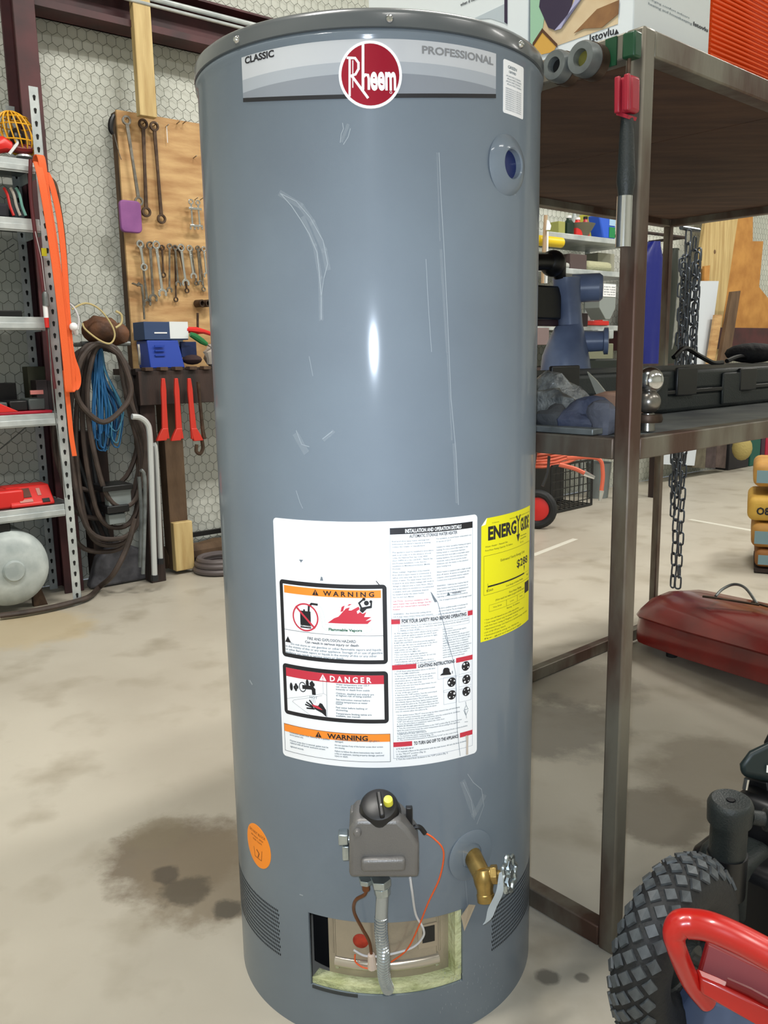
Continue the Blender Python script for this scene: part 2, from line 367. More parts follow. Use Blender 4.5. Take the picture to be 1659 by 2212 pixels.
rows = [(0, R), (.02, R), (OZ0, R), (.12, R), (.17, R), (OZ1, R), (.3, R), (.6, R), (.9, R), (1.2, R), (1.474, R), (1.478, R+.0025), (1.483, R+.0032), (1.487, R+.001), (1.489, R-.002)]
mb = MB(); n = len(AN)
vs_ = [V3((r*math.sin(a), -r*math.cos(a), z)) for z, r in rows for a in AN]
fs_ = []
for j in range(len(rows)-1):
    for i in range(n):
        a, a2 = AN[i], AN[(i+1) % n]
        if rows[j][0] >= OZ0-1e-6 and rows[j+1][0] <= OZ1+1e-6 and a >= -OA-1e-6 and a2 <= OA+1e-6 and a2 > a: continue
        fs_.append((j*n+i, j*n+(i+1) % n, (j+1)*n+(i+1) % n, (j+1)*n+i))
mb.add(vs_, fs_)
# sheet thickness around the burner opening
din = .004
for (a0, z0), (a1, z1) in [((-OA, OZ0), (-OA, OZ1)), ((OA, OZ0), (OA, OZ1))]:
    P = [V3((q*math.sin(a0), -q*math.cos(a0), z)) for q in (R, R-din) for z in (z0, z1)]; mb.add(P, [(0, 1, 3, 2)])
inn = [a for a in AN if -OA-1e-6 <= a <= OA+1e-6]
for z in (OZ0, OZ1):
    P = [V3((q*math.sin(a), -q*math.cos(a), z)) for a in inn for q in (R, R-din)]
    mb.add(P, [(2*i, 2*i+1, 2*i+3, 2*i+2) for i in range(len(inn)-1)])
mb.build('tank_jacket', M_paint, heater)
mb = MB(); Rc = R+.004
mb.lathe([(Rc-.002, 1.4875), (Rc, 1.4885), (Rc, 1.504), (Rc-.002, 1.509), (Rc-.006, 1.512), (Rc-.012, 1.5125), (.2, 1.516), (.09, 1.517), (.0801, 1.517), (.08, 1.49), (0, 1.49)], n=96)
cap = mb.build('top_cap', M_cap, heater)
for (px, py) in ((515, 90), (841, 42), (1122, 95)):
    s_, z_ = cq(px, py, Rc); a = s_/Rc if False else math.atan2(math.sin(s_/R), math.cos(s_/R))
    d = V3((math.sin(a), -math.cos(a), 0)); z_ = 1.497
    mb = MB().lathe([(.0001, .0045), (.003, .004), (.0048, .002), (.0055, 0), (.0055, -.001)], d*Rc+V3((0, 0, z_)), d, 12); mb.build('screw', M_chrome, cap)
def wrap(bm, h):
    xs = [v.co.x for v in bm.verts]
    if not xs: return
    x0, x1 = min(xs), max(xs); k = math.floor(x0/.008)+1
    while k*.008 < x1:
        bmesh.ops.bisect_plane(bm, geom=bm.verts[:]+bm.edges[:]+bm.faces[:], plane_co=(k*.008, 0, 0), plane_no=(1, 0, 0)); k += 1
    for v in bm.verts: v.co = CY(v.co.x, v.co.y, h+v.co.z)
_tc = bpy.data.curves.new('tmp', 'FONT'); _to = bpy.data.objects.new('tmp', _tc); COL.objects.link(_to)
def text_mesh(body, bold=0., res=2):
    _tc.body = body; _tc.size = 1; _tc.offset = bold; _tc.resolution_u = res
    bpy.context.view_layer.update(); dg = bpy.context.evaluated_depsgraph_get()
    me = _to.evaluated_get(dg).to_mesh()
    vs = [v.co.copy() for v in me.vertices]; fs = [tuple(p.vertices) for p in me.polygons]
    _to.evaluated_get(dg).to_mesh_clear(); return vs, fs
class Dec:                                # flat print laid out by pixel on the tank, then wrapped round it
    def __init__(s, h, mp=cq): s.v = []; s.f = []; s.h = h; s.mp = mp
    def add(s, vs, fs): n = len(s.v); s.v += vs; s.f += [tuple(i+n for i in f) for f in fs]; return s
    def poly(s, pts, px=True):
        P = [V3((*(s.mp(*p) if px else p), 0)) for p in pts]; return s.add(P, [tuple(range(len(P)))])
    def rect(s, x0, z0, x1, z1, r=0):
        if r <= 0: return s.add([V3((x0, z0, 0)), V3((x1, z0, 0)), V3((x1, z1, 0)), V3((x0, z1, 0))], [(0, 1, 2, 3)])
        P = []
        for cx, cz, a0 in ((x1-r, z1-r, 0), (x0+r, z1-r, 90), (x0+r, z0+r, 180), (x1-r, z0+r, 270)):
            for k in range(6): a = math.radians(a0+18*k); P.append(V3((cx+r*math.cos(a), cz+r*math.sin(a), 0)))
        return s.add(P, [tuple(range(len(P)))])
    def prect(s, x0, y0, x1, y1):          # rectangle whose left-top / right-bottom are pixels
        a, b = s.mp(x0, y0), s.mp(x1, y1); return s.rect(a[0], b[1], b[0], a[1])
    def frame(s, x0, z0, x1, z1, w):
        s.rect(x0, z0, x1, z0+w); s.rect(x0, z1-w, x1, z1); s.rect(x0, z0+w, x0+w, z1-w); return s.rect(x1-w, z0+w, x1, z1-w)
    def ell(s, cx, cz, rx, rz=None, n=28, a0=0, a1=360):
        rz = rz or rx; P = [V3((cx+rx*math.cos(math.radians(a0+(a1-a0)*k/n)), cz+rz*math.sin(math.radians(a0+(a1-a0)*k/n)), 0)) for k in range(n)]; return s.add(P, [tuple(range(n))])
    def ring(s, cx, cz, ro, ri, n=40, rot=0, sq=1.):
        P = []
        for k in range(n):
            a = 2*PI*k/n
            for q in (ro, ri): P.append(V3((cx+q*math.cos(a), cz+q*sq*math.sin(a), 0)))
        return s.add(P, [(2*k, 2*k+1, (2*k+3) % (2*n), (2*k+2) % (2*n)) for k in range(n)])
    def stroke(s, pts, w, px=True):
        P = [V3((*(s.mp(*p) if px else p), 0)) for p in pts]
        for i in range(len(P)-1):
            t = P[i+1]-P[i]
            if t.length < 1e-6: continue
            t.normalize(); nn = V3((-t.y, t.x, 0))*w/2; e = t*w*.3
            s.add([P[i]-nn-e, P[i+1]-nn+e, P[i+1]+nn+e, P[i]+nn-e], [(0, 1, 2, 3)])
        return s
    def text(s, body, x0, y0, x1, capx, bold=0., res=2):   # baseline start pixel, end x pixel, cap height in px
        a = s.mp(x0, y0); b = s.mp(x1, y0); c = s.mp(x0, y0-capx)
        return s.textm(body, a[0], a[1], b[0]-a[0], abs(c[1]-a[1]), bold, res)
    def textm(s, body, x, z, width, cap, bold=0., res=2):
        vs, fs = text_mesh(body, bold, res)
        if not vs: return s
        lo = min(v.x for v in vs); hi = max(v.x for v in vs); sx = width/(hi-lo); sz = cap/.73
        return s.add([V3((x+(v.x-lo)*sx, z+v.y*sz, 0)) for v in vs], fs)
    def build(s, name, m, parent, label=None):
        bm = bmesh.new(); vv = [bm.verts.new(v) for v in s.v]
        for f in s.f:
            try: bm.faces.new([vv[i] for i in f])
            except Exception: pass
        wrap(bm, s.h)
        me = bpy.data.meshes.new(name); bm.normal_update()
        for f in bm.faces:
            c = f.calc_center_median()
            if f.normal.dot(V3((c.x, c.y, 0))) < 0: f.normal_flip()
        bm.to_mesh(me); bm.free(); o = link(name, me, m, parent, smooth=0)
        if label: o['label'] = label
        if len(s.f) > 1: o['kind'] = 'stuff'
        return o
def plate(name, outline, m, parent, h0, th, label=None):  # sticker with real thickness
    bm = bmesh.new(); vv = [bm.verts.new((x, z, 0)) for x, z in outline]; f = bm.faces.new(vv)
    if th > 0:
        e = bmesh.ops.extrude_face_region(bm, geom=[f])
        for v in [g for g in e['geom'] if isinstance(g, bmesh.types.BMVert)]: v.co.z += th
    wrap(bm, h0); bmesh.ops.recalc_face_normals(bm, faces=bm.faces)
    me = bpy.data.meshes.new(name); bm.to_mesh(me); bm.free(); o = link(name, me, m, parent, smooth=20)
    if label: o['label'] = label
    return o
def rrect(x0, z0, x1, z1, r):
    P = []
    for cx, cz, a0 in ((x1-r, z1-r, 0), (x0+r, z1-r, 90), (x0+r, z0+r, 180), (x1-r, z0+r, 270)):
        for k in range(6): a = math.radians(a0+18*k); P.append((cx+r*math.cos(a), cz+r*math.sin(a)))
    return P
def dg(d): return math.radians(d)*R
# brand plate
pe = dg(39.7); NP = 24
zt = lambda s: 1.4745
zb_ = lambda s: 1.408+.015*(s/pe)**2
out = [(-pe+2*pe*k/NP, zb_(-pe+2*pe*k/NP)) for k in range(NP+1)] + [(pe-2*pe*k/NP, zt(0)) for k in range(NP+1)]
bplate = plate('brand_plate', out, M_silver, heater, 0, .0012, 'silver strip plate with grey swooshes under the cap')
def band(f0, f1, m, h, name):
    P = [(-pe+2*pe*k/NP, f0(-pe+2*pe*k/NP)) for k in range(NP+1)] + [(pe-2*pe*k/NP, f1(pe-2*pe*k/NP)) for k in range(NP+1)]
    d = Dec(h); d.poly(P, px=False); d.build(name, m, bplate)
band(zb_, lambda s: 1.446+.002*(1-(s/pe)**2), M_silver2, .0013, 'swoosh')
band(zb_, lambda s: 1.434-.004*(s/pe)**2, M_silver3, .0014, 'swoosh')
band(lambda s: zb_(s)-.0045, lambda s: zb_(s)+.0008, M_black, .0016, 'black_edge')
d = Dec(.0016); d.text('CLASSIC', 531, 139, 594, 15, .035, 3)
P_ = cq(531, 139); d.v = [v for v in d.v]; d.build('lettering', M_black, bplate)
d = Dec(.0016); d.text('PROFESSIONAL', 911, 116, 1064, 17, .03, 3); d.build('lettering', mat('plate_letter_grey', (150, 152, 158), .3, .5), bplate)
# round badge
bc, bz, br = dg(.3), 1.4315, .0405
def circ(cx, cz, r, n=48): return [(cx+r*math.cos(2*PI*k/n), cz+r*math.sin(2*PI*k/n)) for k in range(n)]
badge = plate('badge', circ(bc, bz, br), M_white, heater, 0, .0024, 'round red badge with white border and white lettering')
Dec(.0026).ell(bc, bz, br-.0035, n=48).build('red_face', M_badge, badge)
def z4(x, y): return (400+x/2.074, y/2.074)
d = Dec(.0029)
d.stroke([z4(738, 262), z4(738, 432)], .0028); d.stroke([z4(728, 262), z4(762, 264), z4(777, 285), z4(777, 312), z4(764, 336), z4(742, 344)], .0030)
d.stroke([z4(752, 275), z4(752, 395)], .0012)
d.stroke([z4(748, 344), z4(818, 440)], .0032); d.stroke([z4(797, 206), z4(797, 402)], .0034)
d.stroke([z4(797, 350), z4(808, 338), z4(819, 340), z4(823, 356), z4(823, 402)], .0032)
d.text('eem', *z4(830, 403), z4(944, 400)[0], 56, .035, 4)
d.ring(*cq(*z4(920, 417)), .0016, .0011)
d.build('lettering', M_white, badge)
# main instruction label
s0, s1, z0, z1 = dg(-35.0), dg(32.9), .4745, .8475
lab = plate('instruction_label', rrect(s0, z0, s1, z1, .006), M_white, heater, 0, .0004, 'large white printed instruction label with warning panels')
k = Dec(.0006); g = Dec(.0006); rd = Dec(.0006); og = Dec(.0006); wt = Dec(.0009); gn = Dec(.0006)
def panel(px0, py0, px1, py1, w, r=.006):   # thick black rounded frame
    a, b = cq(px0, py0), cq(px1, py1); k.rect(a[0], b[1], b[0], a[1], r); return a[0]+w, b[1]+w, b[0]-w, a[1]-w
inner = Dec(.0007)
q1 = panel(604, 1250, 838, 1434, .0062); inner.rect(*q1)
q2 = panel(611, 1431, 840, 1562, .0062); inner.rect(*q2)
# header bars
h1 = .0115
og.h = rd.h = .0008
og.rect(q1[0]+.002, q1[3]-.002-h1, q1[2]-.002, q1[3]-.002); rd.rect(q2[0], q2[3]-.0135, q2[2], q2[3])
a = cq(614, 1556); b = cq(844, 1645); q3 = (a[0], b[1], b[0], a[1]-.004)
og.rect(q3[0], q3[3]-.0125, q3[2], q3[3]); k2 = Dec(.00095); k2.frame(*q3, .0006)
kk = Dec(.00095)
W1 = q1[2]-q1[0]
def tri(dd, x, z, h): dd.add([V3((x-h*.58, z, 0)), V3((x+h*.58, z, 0)), V3((x, z+h, 0))], [(0, 1, 2)])
def bang(dd, x, z, h): dd.rect(x-h*.05, z+h*.3, x+h*.05, z+h*.7); dd.rect(x-h*.05, z+h*.12, x+h*.05, z+h*.22)
tri(kk, q1[0]+.055, q1[3]-.0122, .0088); kk.textm('W A R N I N G', q1[0]+.067, q1[3]-.0116, .075, .0074, .03)
tri(wt, q2[0]+.063, q2[3]-.0118, .0100); wt.textm('D A N G E R', q2[0]+.074, q2[3]-.0112, .062, .0085, .03)
tri(kk, q3[0]+.061, q3[3]-.0112, .0090); kk.textm('WARNING', q3[0]+.075, q3[3]-.0106, .062, .0078, .03)
bo = Dec(.0010); ob = Dec(.0010)
bang(bo, q1[0]+.055, q1[3]-.0122, .0088); bang(bo, q3[0]+.061, q3[3]-.0112, .0090); bo.build('warning_mark', M_orange, lab)
rb = Dec(.0011); bang(rb, q2[0]+.063, q2[3]-.0118, .0100); rb.build('warning_mark', M_red, lab)
# pictogram 1: no flammables can, hose, flames, person
zl = cq(720, 1371)[1]; kk.rect(q1[0], zl-.0003, q1[2], zl+.0003)
c1 = cq(660, 1333); rr_ = .0215
cx, cz = c1
kk.rect(cx-.0085, cz-.0165, cx+.0090, cz+.0095); kk.rect(cx-.003, cz+.0095, cx, cz+.012)
kk.stroke([(cx+.006, cz+.010), (cx+.0065, cz+.017), (cx+.011, cz+.0215), (cx+.020, cz+.021)], .0032, px=False)
w2 = Dec(.0011); w2.textm('FLAMMABLES', cx-.0080, cz-.0145, .0165, .0022, .01); w2.build('can_lettering', M_white, lab)
rg = Dec(.0012); rg.ring(cx, cz, rr_, rr_-.0024); rg.stroke([(cx-.0148, cz+.0148), (cx+.0148, cz-.0148)], .0030, px=False); rg.build('prohibition_ring', M_red, lab)
fx, fz = cq(709, 1347)[0], cq(709, 1347)[1]
def fl_pts(L_): return [z1c(*p) for p in L_]
def zA(x, y): return (580+x/5.978, 1090+y/5.978)    # crop coordinates measured on the photograph
rd.poly([zA(*p) for p in ((765, 1525), (850, 1465), (905, 1445), (1000, 1340), (1050, 1325), (1035, 1365), (1070, 1365), (1165, 1315), (1180, 1350), (1140, 1375), (1150, 1410), (1185, 1385), (1215, 1410), (1265, 1385), (1235, 1450), (1330, 1450), (1255, 1500), (1335, 1485), (1280, 1540))])
rd.poly([zA(*p) for p in ((930, 1385), (945, 1320), (985, 1300), (965, 1375))]); rd.poly([zA(*p) for p in ((1015, 1310), (1040, 1285), (1080, 1280), (1050, 1300))])
kk.ell(*cq(*zA(1265, 1270)), .0036, n=16); kk.poly([zA(*p) for p in ((1185, 1330), (1335, 1300), (1330, 1335), (1270, 1345), (1215, 1400), (1180, 1370))])
kk.stroke([zA(1200, 1330), zA(1170, 1270), zA(1225, 1222)], .0026); kk.stroke([zA(1325, 1325), zA(1328, 1250)], .0024)
kk.ell(*cq(*zA(1232, 1220)), .0024, n=10); kk.ell(*cq(*zA(1322, 1252)), .0022, n=10)
gn.h = .00095; gn.text('Flammable Vapors', *zA(780, 1622), zA(1210, 0)[0], 5.6, .04)
g.h = .00095
vap = [(640, 1280), (690, 1340), (720, 1420), (735, 1545), (800, 1555), (900, 1558), (1100, 1560), (1250, 1570), (1320, 1575), (1338, 1612), (1310, 1645), (1200, 1660), (1000, 1650), (850, 1635), (740, 1620), (700, 1580), (690, 1480), (660, 1360)]
pale = Dec(.00095); pale.stroke([zA(*p) for p in vap], .0004); pale.build('vapour_outline', mat('pale_green', (180, 200, 180), .6), lab)
kk.text('FIRE AND EXPLOSION HAZARD', *zA(508, 1740), zA(1130, 0)[0], 6.2, .012); kk.text('Can result in serious injury or death', *zA(476, 1782), zA(1165, 0)[0], 5.4, .02)
a_ = cq(*zA(258, 1775)); tri(kk, a_[0], a_[1], .0095)
for i_, (t_, x0, x1) in enumerate((('Do not store or use gasoline or other flammable vapors and liquids', 296, 1455), ('in the vicinity of this or any other appliance. Storage of or use of gasoline', 230, 1475), ('or other flammable vapors or liquids in the vicinity of this or any other', 230, 1400), ('appliance can result in serious injury or death.', 230, 980))):
    a_ = cq(*zA(x0, 1838+i_*48)); b_2 = cq(*zA(x1, 1838+i_*48)); zz = cq(*zA(300, 1838))[1]-.0055*0 - i_*.0048+.0040
    g.textm(t_, a_[0], zz, b_2[0]-a_[0], .0033, .015)
# pictogram 2
def zB(x, y): return (580+x/5.925, 1400+y/5.925)
kk.stroke([zB(745, 410), zB(755, 885)], .0005)
kk.stroke([zB(700, 405), zB(703, 575), zB(745, 600)], .0003); kk.stroke([zB(240, 640), zB(703, 580)], .0003); kk.stroke([zB(310, 680), zB(330, 660), zB(690, 605)], .0003); kk.stroke([zB(310, 680), zB(545, 858)], .0003)
for (x, y, rx) in ((296, 490, .0028), (500, 450, .0026)):
    c_ = cq(*zB(x, y)); kk.ell(*c_, rx, .0065, 14)
for (x, y) in ((340, 500), (372, 495), (355, 525), (356, 470), (545, 455), (578, 465), (560, 440), (562, 485)): kk.ell(*cq(*zB(x, y)), .0022, .003, 10)
c_ = cq(*zB(440, 495)); kk.ring(*c_, .0062, .0050, 24, sq=1.3)
kk.stroke([zB(450, 495), zB(560, 505), zB(580, 530), zB(584, 580)], .0062)
g.text('HOT', *zB(532, 638), zB(628, 0)[0], 5.5, .0)
for x in (555, 575, 595): g.stroke([zB(x, 650), zB(x+4, 700)], .0004)
kk.poly([zB(*p) for p in ((570, 730), (640, 735), (660, 700), (610, 680), (690, 710), (740, 790), (745, 880), (690, 830), (600, 780))])
for p in (((580, 735), (530, 665)), ((570, 745), (492, 690)), ((575, 760), (478, 718)), ((590, 775), (495, 765))): kk.stroke([zB(*p[0]), zB(*p[1])], .0024)
rp = Dec(.0012); rp.poly([zB(*p) for p in ((560, 715), (640, 740), (700, 790), (640, 775), (575, 745))]); rp.build('palm_print', M_red, lab)
for i_, (t_, y, x1) in enumerate((('Water temperature over 125 F', 470, 1290), ('can cause severe burns', 500, 1205), ('instantly or death from scalds', 533, 1295), ('Children, disabled and elderly are', 585, 1350), ('at highest risk of being scalded.', 612, 1320), ('See instruction manual before', 662, 1300), ('setting temperature at water', 694, 1270), ('heater.', 718, 955), ('Feel water before bathing or', 765, 1270), ('showering.', 797, 1020), ('Temperature limiting valves are', 842, 1320), ('available, see manual.', 872, 1180))):
    g.text(t_, *zB(866, y), zB(x1, 0)[0], 3.8, .02)
for (t_, x0, y, x1) in (('Combustion system door. Removal for a qualified', 274, 1082, 780), ('service person only.', 276, 1112, 450), ('If burner access door is removed, gasket must be', 280, 1185, 765), ('replaced with all burner enclosure screws', 282, 1215, 725), ('tightened securely.', 284, 1262, 455),
                    ('Do not operate if rubber grommet or sight glass is', 850, 1170, 1418), ('damaged.', 852, 1200, 960), ('Do not operate if any of the burner access door screws', 852, 1246, 1465), ('are missing.', 852, 1278, 980), ('Failure to follow the above instructions may result in', 852, 1322, 1455), ('a fire or explosion, causing property damage, personal', 852, 1354, 1478), ('injury or death.', 852, 1384, 1020)):
    g.text(t_, *zB(x0, y), zB(x1, 0)[0], 3.5, .018)
# right-hand column
def zC(x, y): return (830+x/7.373, 1100+y/7.373)
def zD(x, y): return (830+x/7.541, 1380+y/7.541)
ax0, az1 = cq(*zC(85, 300)); ax1 = cq(*zC(1405, 210))[0]
az0 = cq(*zD(150, 1950))[1]
k.rect(ax0, az1-.0095, ax1, az1); wt.textm('INSTALLATION AND OPERATION DETAILS', ax0+.022, az1-.0077, ax1-ax0-.042, .0056, .03)
kk.textm('AUTOMATIC STORAGE WATER HEATER', ax0+.028, az1-.0152, ax1-ax0-.055, .0048, .02)
zs = cq(*zC(100, 1790))[1]; zlh = cq(*zD(120, 465))[1]; zto = cq(*zD(135, 1720))[1]
bl = Dec(.0006); bl.frame(ax0, az0, ax1, az1, .0004)
for zz in (zs+.0045,): bl.rect(ax0, zz, ax1, zz+.0003)
bl.build('label_border', mat('thin_line', (120, 130, 150), .6), lab)
def heading(z, t, f0, f1):
    rd.rect(ax0, z-.004, ax0+(ax1-ax0)*f0, z+.0035); rd.rect(ax0+(ax1-ax0)*f1, z-.004, ax1, z+.0035)
    kk.textm(t, ax0+(ax1-ax0)*(f0+.02), z-.003, (ax1-ax0)*(f1-f0-.04), .0054, .03)
heading(zs, 'FOR YOUR SAFETY READ BEFORE OPERATING', .10, .93); heading(zlh, 'LIGHTING INSTRUCTIONS', .28, .77); heading(zto, 'TO TURN GAS OFF TO THE APPLIANCE', .22, .82)
LW = ax1-ax0
def para(x, z, w, lines, dz, cap=.0023, dd=None):
    for i_, t_ in enumerate(lines):
        if t_: (dd or g).textm(t_, x, z-i_*dz, w*min(1, max(.2, len(t_)/max(len(q) for q in lines))), cap, .018, 1)
para(ax0+.003, az1-.0205, LW*.47, ['Read and follow water heater warnings and', 'instructions. If owner\'s manual is missing,', 'contact the retailer or manufacturer.', '', 'This appliance must be installed in accordance', 'with local codes or in the absence of local', 'codes, the National Fuel Gas Code, ANSI', 'Z223.1/NFPA 54 or the CSA B149.1, Natural Gas', 'and Propane Installation Code. Not for', 'installation in Manufactured Homes (Mobile', 'Homes).'], .0040, .0022)
para(ax0+.003, az1-.0655, LW*.47, ['Water Leakage - Regardless of the material', 'from which a water heater is constructed, it', 'will at some time leak, due to the corrosive', 'action of water. The water heater must not be', 'located in an area where leakage will result in', 'damage to adjacent area or lower floors. Where', 'such areas cannot be avoided, it is recommended', 'a suitable catch pan, adequately drained,', 'be installed under the water heater.', 'See Use and Care Manual.'], .0041, .0022)
para(ax0+.003, az1-.1085, LW*.44, ['CAUTION - Incorrect ventilation of this', 'water heater may result in damage. See the', 'use and care manual before operating the', 'heater.'], .0040, .0022, dd=rd)
para(ax0+.003, az1-.1275, LW*.46, ['WARNING - Any thermostat setting above', '125 F may cause severe burns and consume', 'energy unnecessarily.'], .0041, .0022)
para(ax0+LW*.53, az1-.0205, LW*.45, ['For insulation, to avoid heater temperature use', 'in excess of 120 F.', '', 'Suitable for water (potable) heating and space', 'heating. Do not connect this heater to any', 'heating system or components that have', 'previously been used with a nonpotable water', 'heating appliance. Do not introduce toxic', 'chemicals, such as those used for boiler', 'treatment, into the heater or the attached', 'space heating loop.', '', 'Water heater is equipped with a single use gas', 'shut-off device. If service is required, the', 'complete control assembly must be replaced.', 'Contact your local service technician.', '', 'WARNING - California law requires that all', 'water heaters must be braced, anchored, or', 'strapped to resist falling or displacement.', 'See use and care manual for information', 'regarding correct installation procedures.'], .0041, .0022)
a_ = cq(*zC(1020, 1370)); kk.textm('WARNING', a_[0]+.006, a_[1]+.0012, .015, .0030, .02); tri(g, a_[0], a_[1], .005)
para(ax0+LW*.56, a_[1]-.0065, LW*.42, ['Use of unapproved parts could damage it and'], .005)
para(ax0+LW*.55, a_[1]-.0185, LW*.38, ['Contact a qualified installer or technician for', 'any service required. The use of unapproved', 'parts may cause improper operation.'], .0042, .0022)
zz = zs-.0075; kk2 = Dec(.0006); kk2.frame(ax0+.010, zz-.0080, ax1-.006, zz+.0030, .0003); kk2.build('label_border', mat('thin_line', (120, 130, 150), .6), lab)
para(ax0+.013, zz-.0005, LW*.84, ['WARNING: If you do not follow these instructions exactly and do not use a safe manual', 'gas control exactly, a fire or explosion may result causing property damage, personal', 'injury or loss of life.'], .0033, .0018)
para(ax0+.004, zs-.0190, LW*.52, ['A. This appliance has a pilot which is lit by a piezo-', '    electric spark gas ignition system. Do NOT open', '    the inner door of the appliance and try to light', '    the pilot by hand.', 'B. BEFORE LIGHTING smell all around the appliance', '    area for gas. Be sure to smell next to the floor', '    because some gas is heavier than air and', '    will settle on the floor.', '    WHAT TO DO IF YOU SMELL GAS', '    * Do not try to light any appliance.', '    * Do not touch any electric switch; do not use', '       any phone in your building.', '    * Immediately call your gas supplier from a', '       neighbor\'s phone. Follow the gas supplier\'s'], .0036, .0020)
para(ax0+LW*.60, zs-.0190, LW*.38, ['    instructions.', '* If you cannot reach your gas supplier,', '   call the fire department.', 'C. Use only your hand to turn the gas control', '   knob. Never use tools. If the knob will not', '   turn by hand, don\'t try to repair it, call a', '   qualified technician. Force or attempted', '   repair may result in a fire or explosion.', 'D. Do not use this appliance if any part has been', '   under water. Immediately call a qualified', '   service technician to inspect the appliance', '   and to replace any part of the control', '   system which has been under water.'], .0036, .0020)
para(ax0+.004, zlh-.0075, LW*.52, ['1. STOP! Read safety information above on this label.', '           PILOT FLAME IGNITION', '2. Wait ten (10) minutes to clear out any gas. If you', '    smell any gas, STOP! Follow "B" in the safety', '    information above on this label. If you do not', '    smell gas, go to the next step.', '3. Remove the outer door from the water heater. Do not', '    remove the inner door.', '4. Locate the piezo-electric spark generator located', '    on top of the gas control.', '5. Start from the "OFF" position. Turn the control knob', '    counterclockwise to the PILOT position.', '6. Depress the ignition button "PILOT" all the way down', '    Immediately depress the Piezo Igniter button several', '    times until the pilot is lit. The pilot flame can be', '    seen through the sight glass window on the inner door.', '7. Continue to hold down the ignition button for about', '    one (1) minute after the pilot is lit.'], .00365, .0020)
para(ax0+.006, zlh-.0755, LW*.80, ['* If the ignition button "PILOT" does not stay up when released, stop and immediately', '   call your service technician or gas supplier.', '* If the pilot will not stay lit after several tries, turn the control knob clockwise', '   "OFF" and call your service technician or gas supplier.', '8. Once the pilot flame is established, replace the outer door.', '               MAIN BURNER IGNITION', '9. Turn the control knob counterclockwise to the "ON" position (Fig. 4). Once the burner', '    lights the main burner keeps the water temperature about setting if the appliance', '    is below the desired temperature.'], .0034, .0020)
para(ax0+.006, zto+.0150, LW*.88, ['               TEMPERATURE SETTING', '10. To increase the water temperature setpoint rotate the control knob counterclockwise', '      desired temperature setting (Fig. 5).', '11. The recommended temperature is indicated by "LOW" on the control knob.'], .0031, .0019)
para(ax0+.004, zto-.0085, LW*.88, ['               STANDBY', '1. To maintain a flame at the pilot burner with the main burner off, turn the knob clockwise', '    to the "PILOT" position (Fig. 2).', '               TURNING OFF', '2. Turn the control knob clockwise to the "OFF" position (Fig. 1).'], .0041)
# dials of the lighting figures
def figbox(x0, y0, x1, y1): a, b = cq(*zD(x0, y0)), cq(*zD(x1, y1)); kf.frame(a[0], b[1], b[0], a[1], .0003)
kf = Dec(.0006)
figbox(868, 410, 1188, 605); figbox(960, 630, 1175, 835); figbox(965, 838, 1178, 1030); figbox(1212, 365, 1415, 575); figbox(1212, 578, 1415, 780); figbox(1212, 782, 1415, 985)
kf.build('figure_frame', mat('thin_line', (120, 130, 150), .6), lab)
wd2 = Dec(.0011)
for (x, y, q) in ((1323, 440, 130), (1333, 655, 230), (1333, 852, 50), (1095, 702, 180), (1095, 910, 20)):
    c_ = cq(*zD(x, y)); kk.ell(c_[0], c_[1], .0072, .0074, 24)
    for j_, rr2 in ((0, .0017), (90, .0009), (200, .0012), (290, .001)):
        a = math.radians(q+j_); wd2.ell(c_[0]+.0046*math.cos(a), c_[1]+.0046*math.sin(a), rr2, n=10)
wd2.build('dial_mark', M_white, lab)
kk.poly([zD(*p) for p in ((905, 595), (930, 565), (950, 555), (955, 500), (975, 470), (1030, 465), (1058, 485), (1062, 530), (1085, 560), (1080, 580))])
kk.stroke([zD(1105, 520), zD(1107, 560)], .001)
for p in (((1320, 1020), (1330, 1080), (1300, 1140), (1330, 1250), (1335, 1290)), ((1330, 1080), (1360, 1140), (1300, 1150)), ((1290, 1160), (1325, 1240), (1360, 1160)), ((1305, 1350), (1355, 1345))): g.stroke([zD(*q) for q in p], .0006)
# tears in the label and a pencil line
tr = Dec(.0014); tr.poly([(647, 1208), (656, 1209), (651, 1215)]); tr.poly([(694, 1245), (697, 1246), (699, 1254), (692, 1254)]); tr.poly([zC(735, 1320), zC(750, 1322), zC(800, 1400), zC(845, 1465), zC(800, 1480), zC(770, 1420)])
tr.stroke([zC(735, 1315), zC(790, 1420), zC(850, 1490), zC(890, 1650), zC(960, 1900), zC(1020, 2150)], .0008)
tr.stroke([zD(980, -60), zD(1060, 150), zD(1110, 320), zD(1155, 560), zD(1165, 1000), zD(1185, 1500), zD(1230, 1900)], .0007)
tr.build('tear', mat('torn_paper', (112, 120, 128), .7), lab)
kt = Dec(.0014); kt.stroke([zA(1390, 985), zA(1440, 1045)], .0012); kt.build('tear', M_black, lab)
st = Dec(.0012); st.poly([zD(1320, 1570), zD(1365, 1570), zD(1360, 1760), zD(1362, 1880), zD(1325, 1885), zD(1330, 1700)]); st.build('stain', mat('brown_stain', (196, 184, 172), .6), lab)
k.build('black_print', M_black, lab); inner.build('panel_field', M_white, lab); g.build('small_print', M_grey, lab); rd.build('red_print', M_red, lab)
og.build('orange_print', M_orange, lab); kk.build('black_print', M_black, lab); wt.build('white_print', M_white, lab); gn.build('green_print', M_green, lab); k2.build('label_border', M_black, lab)
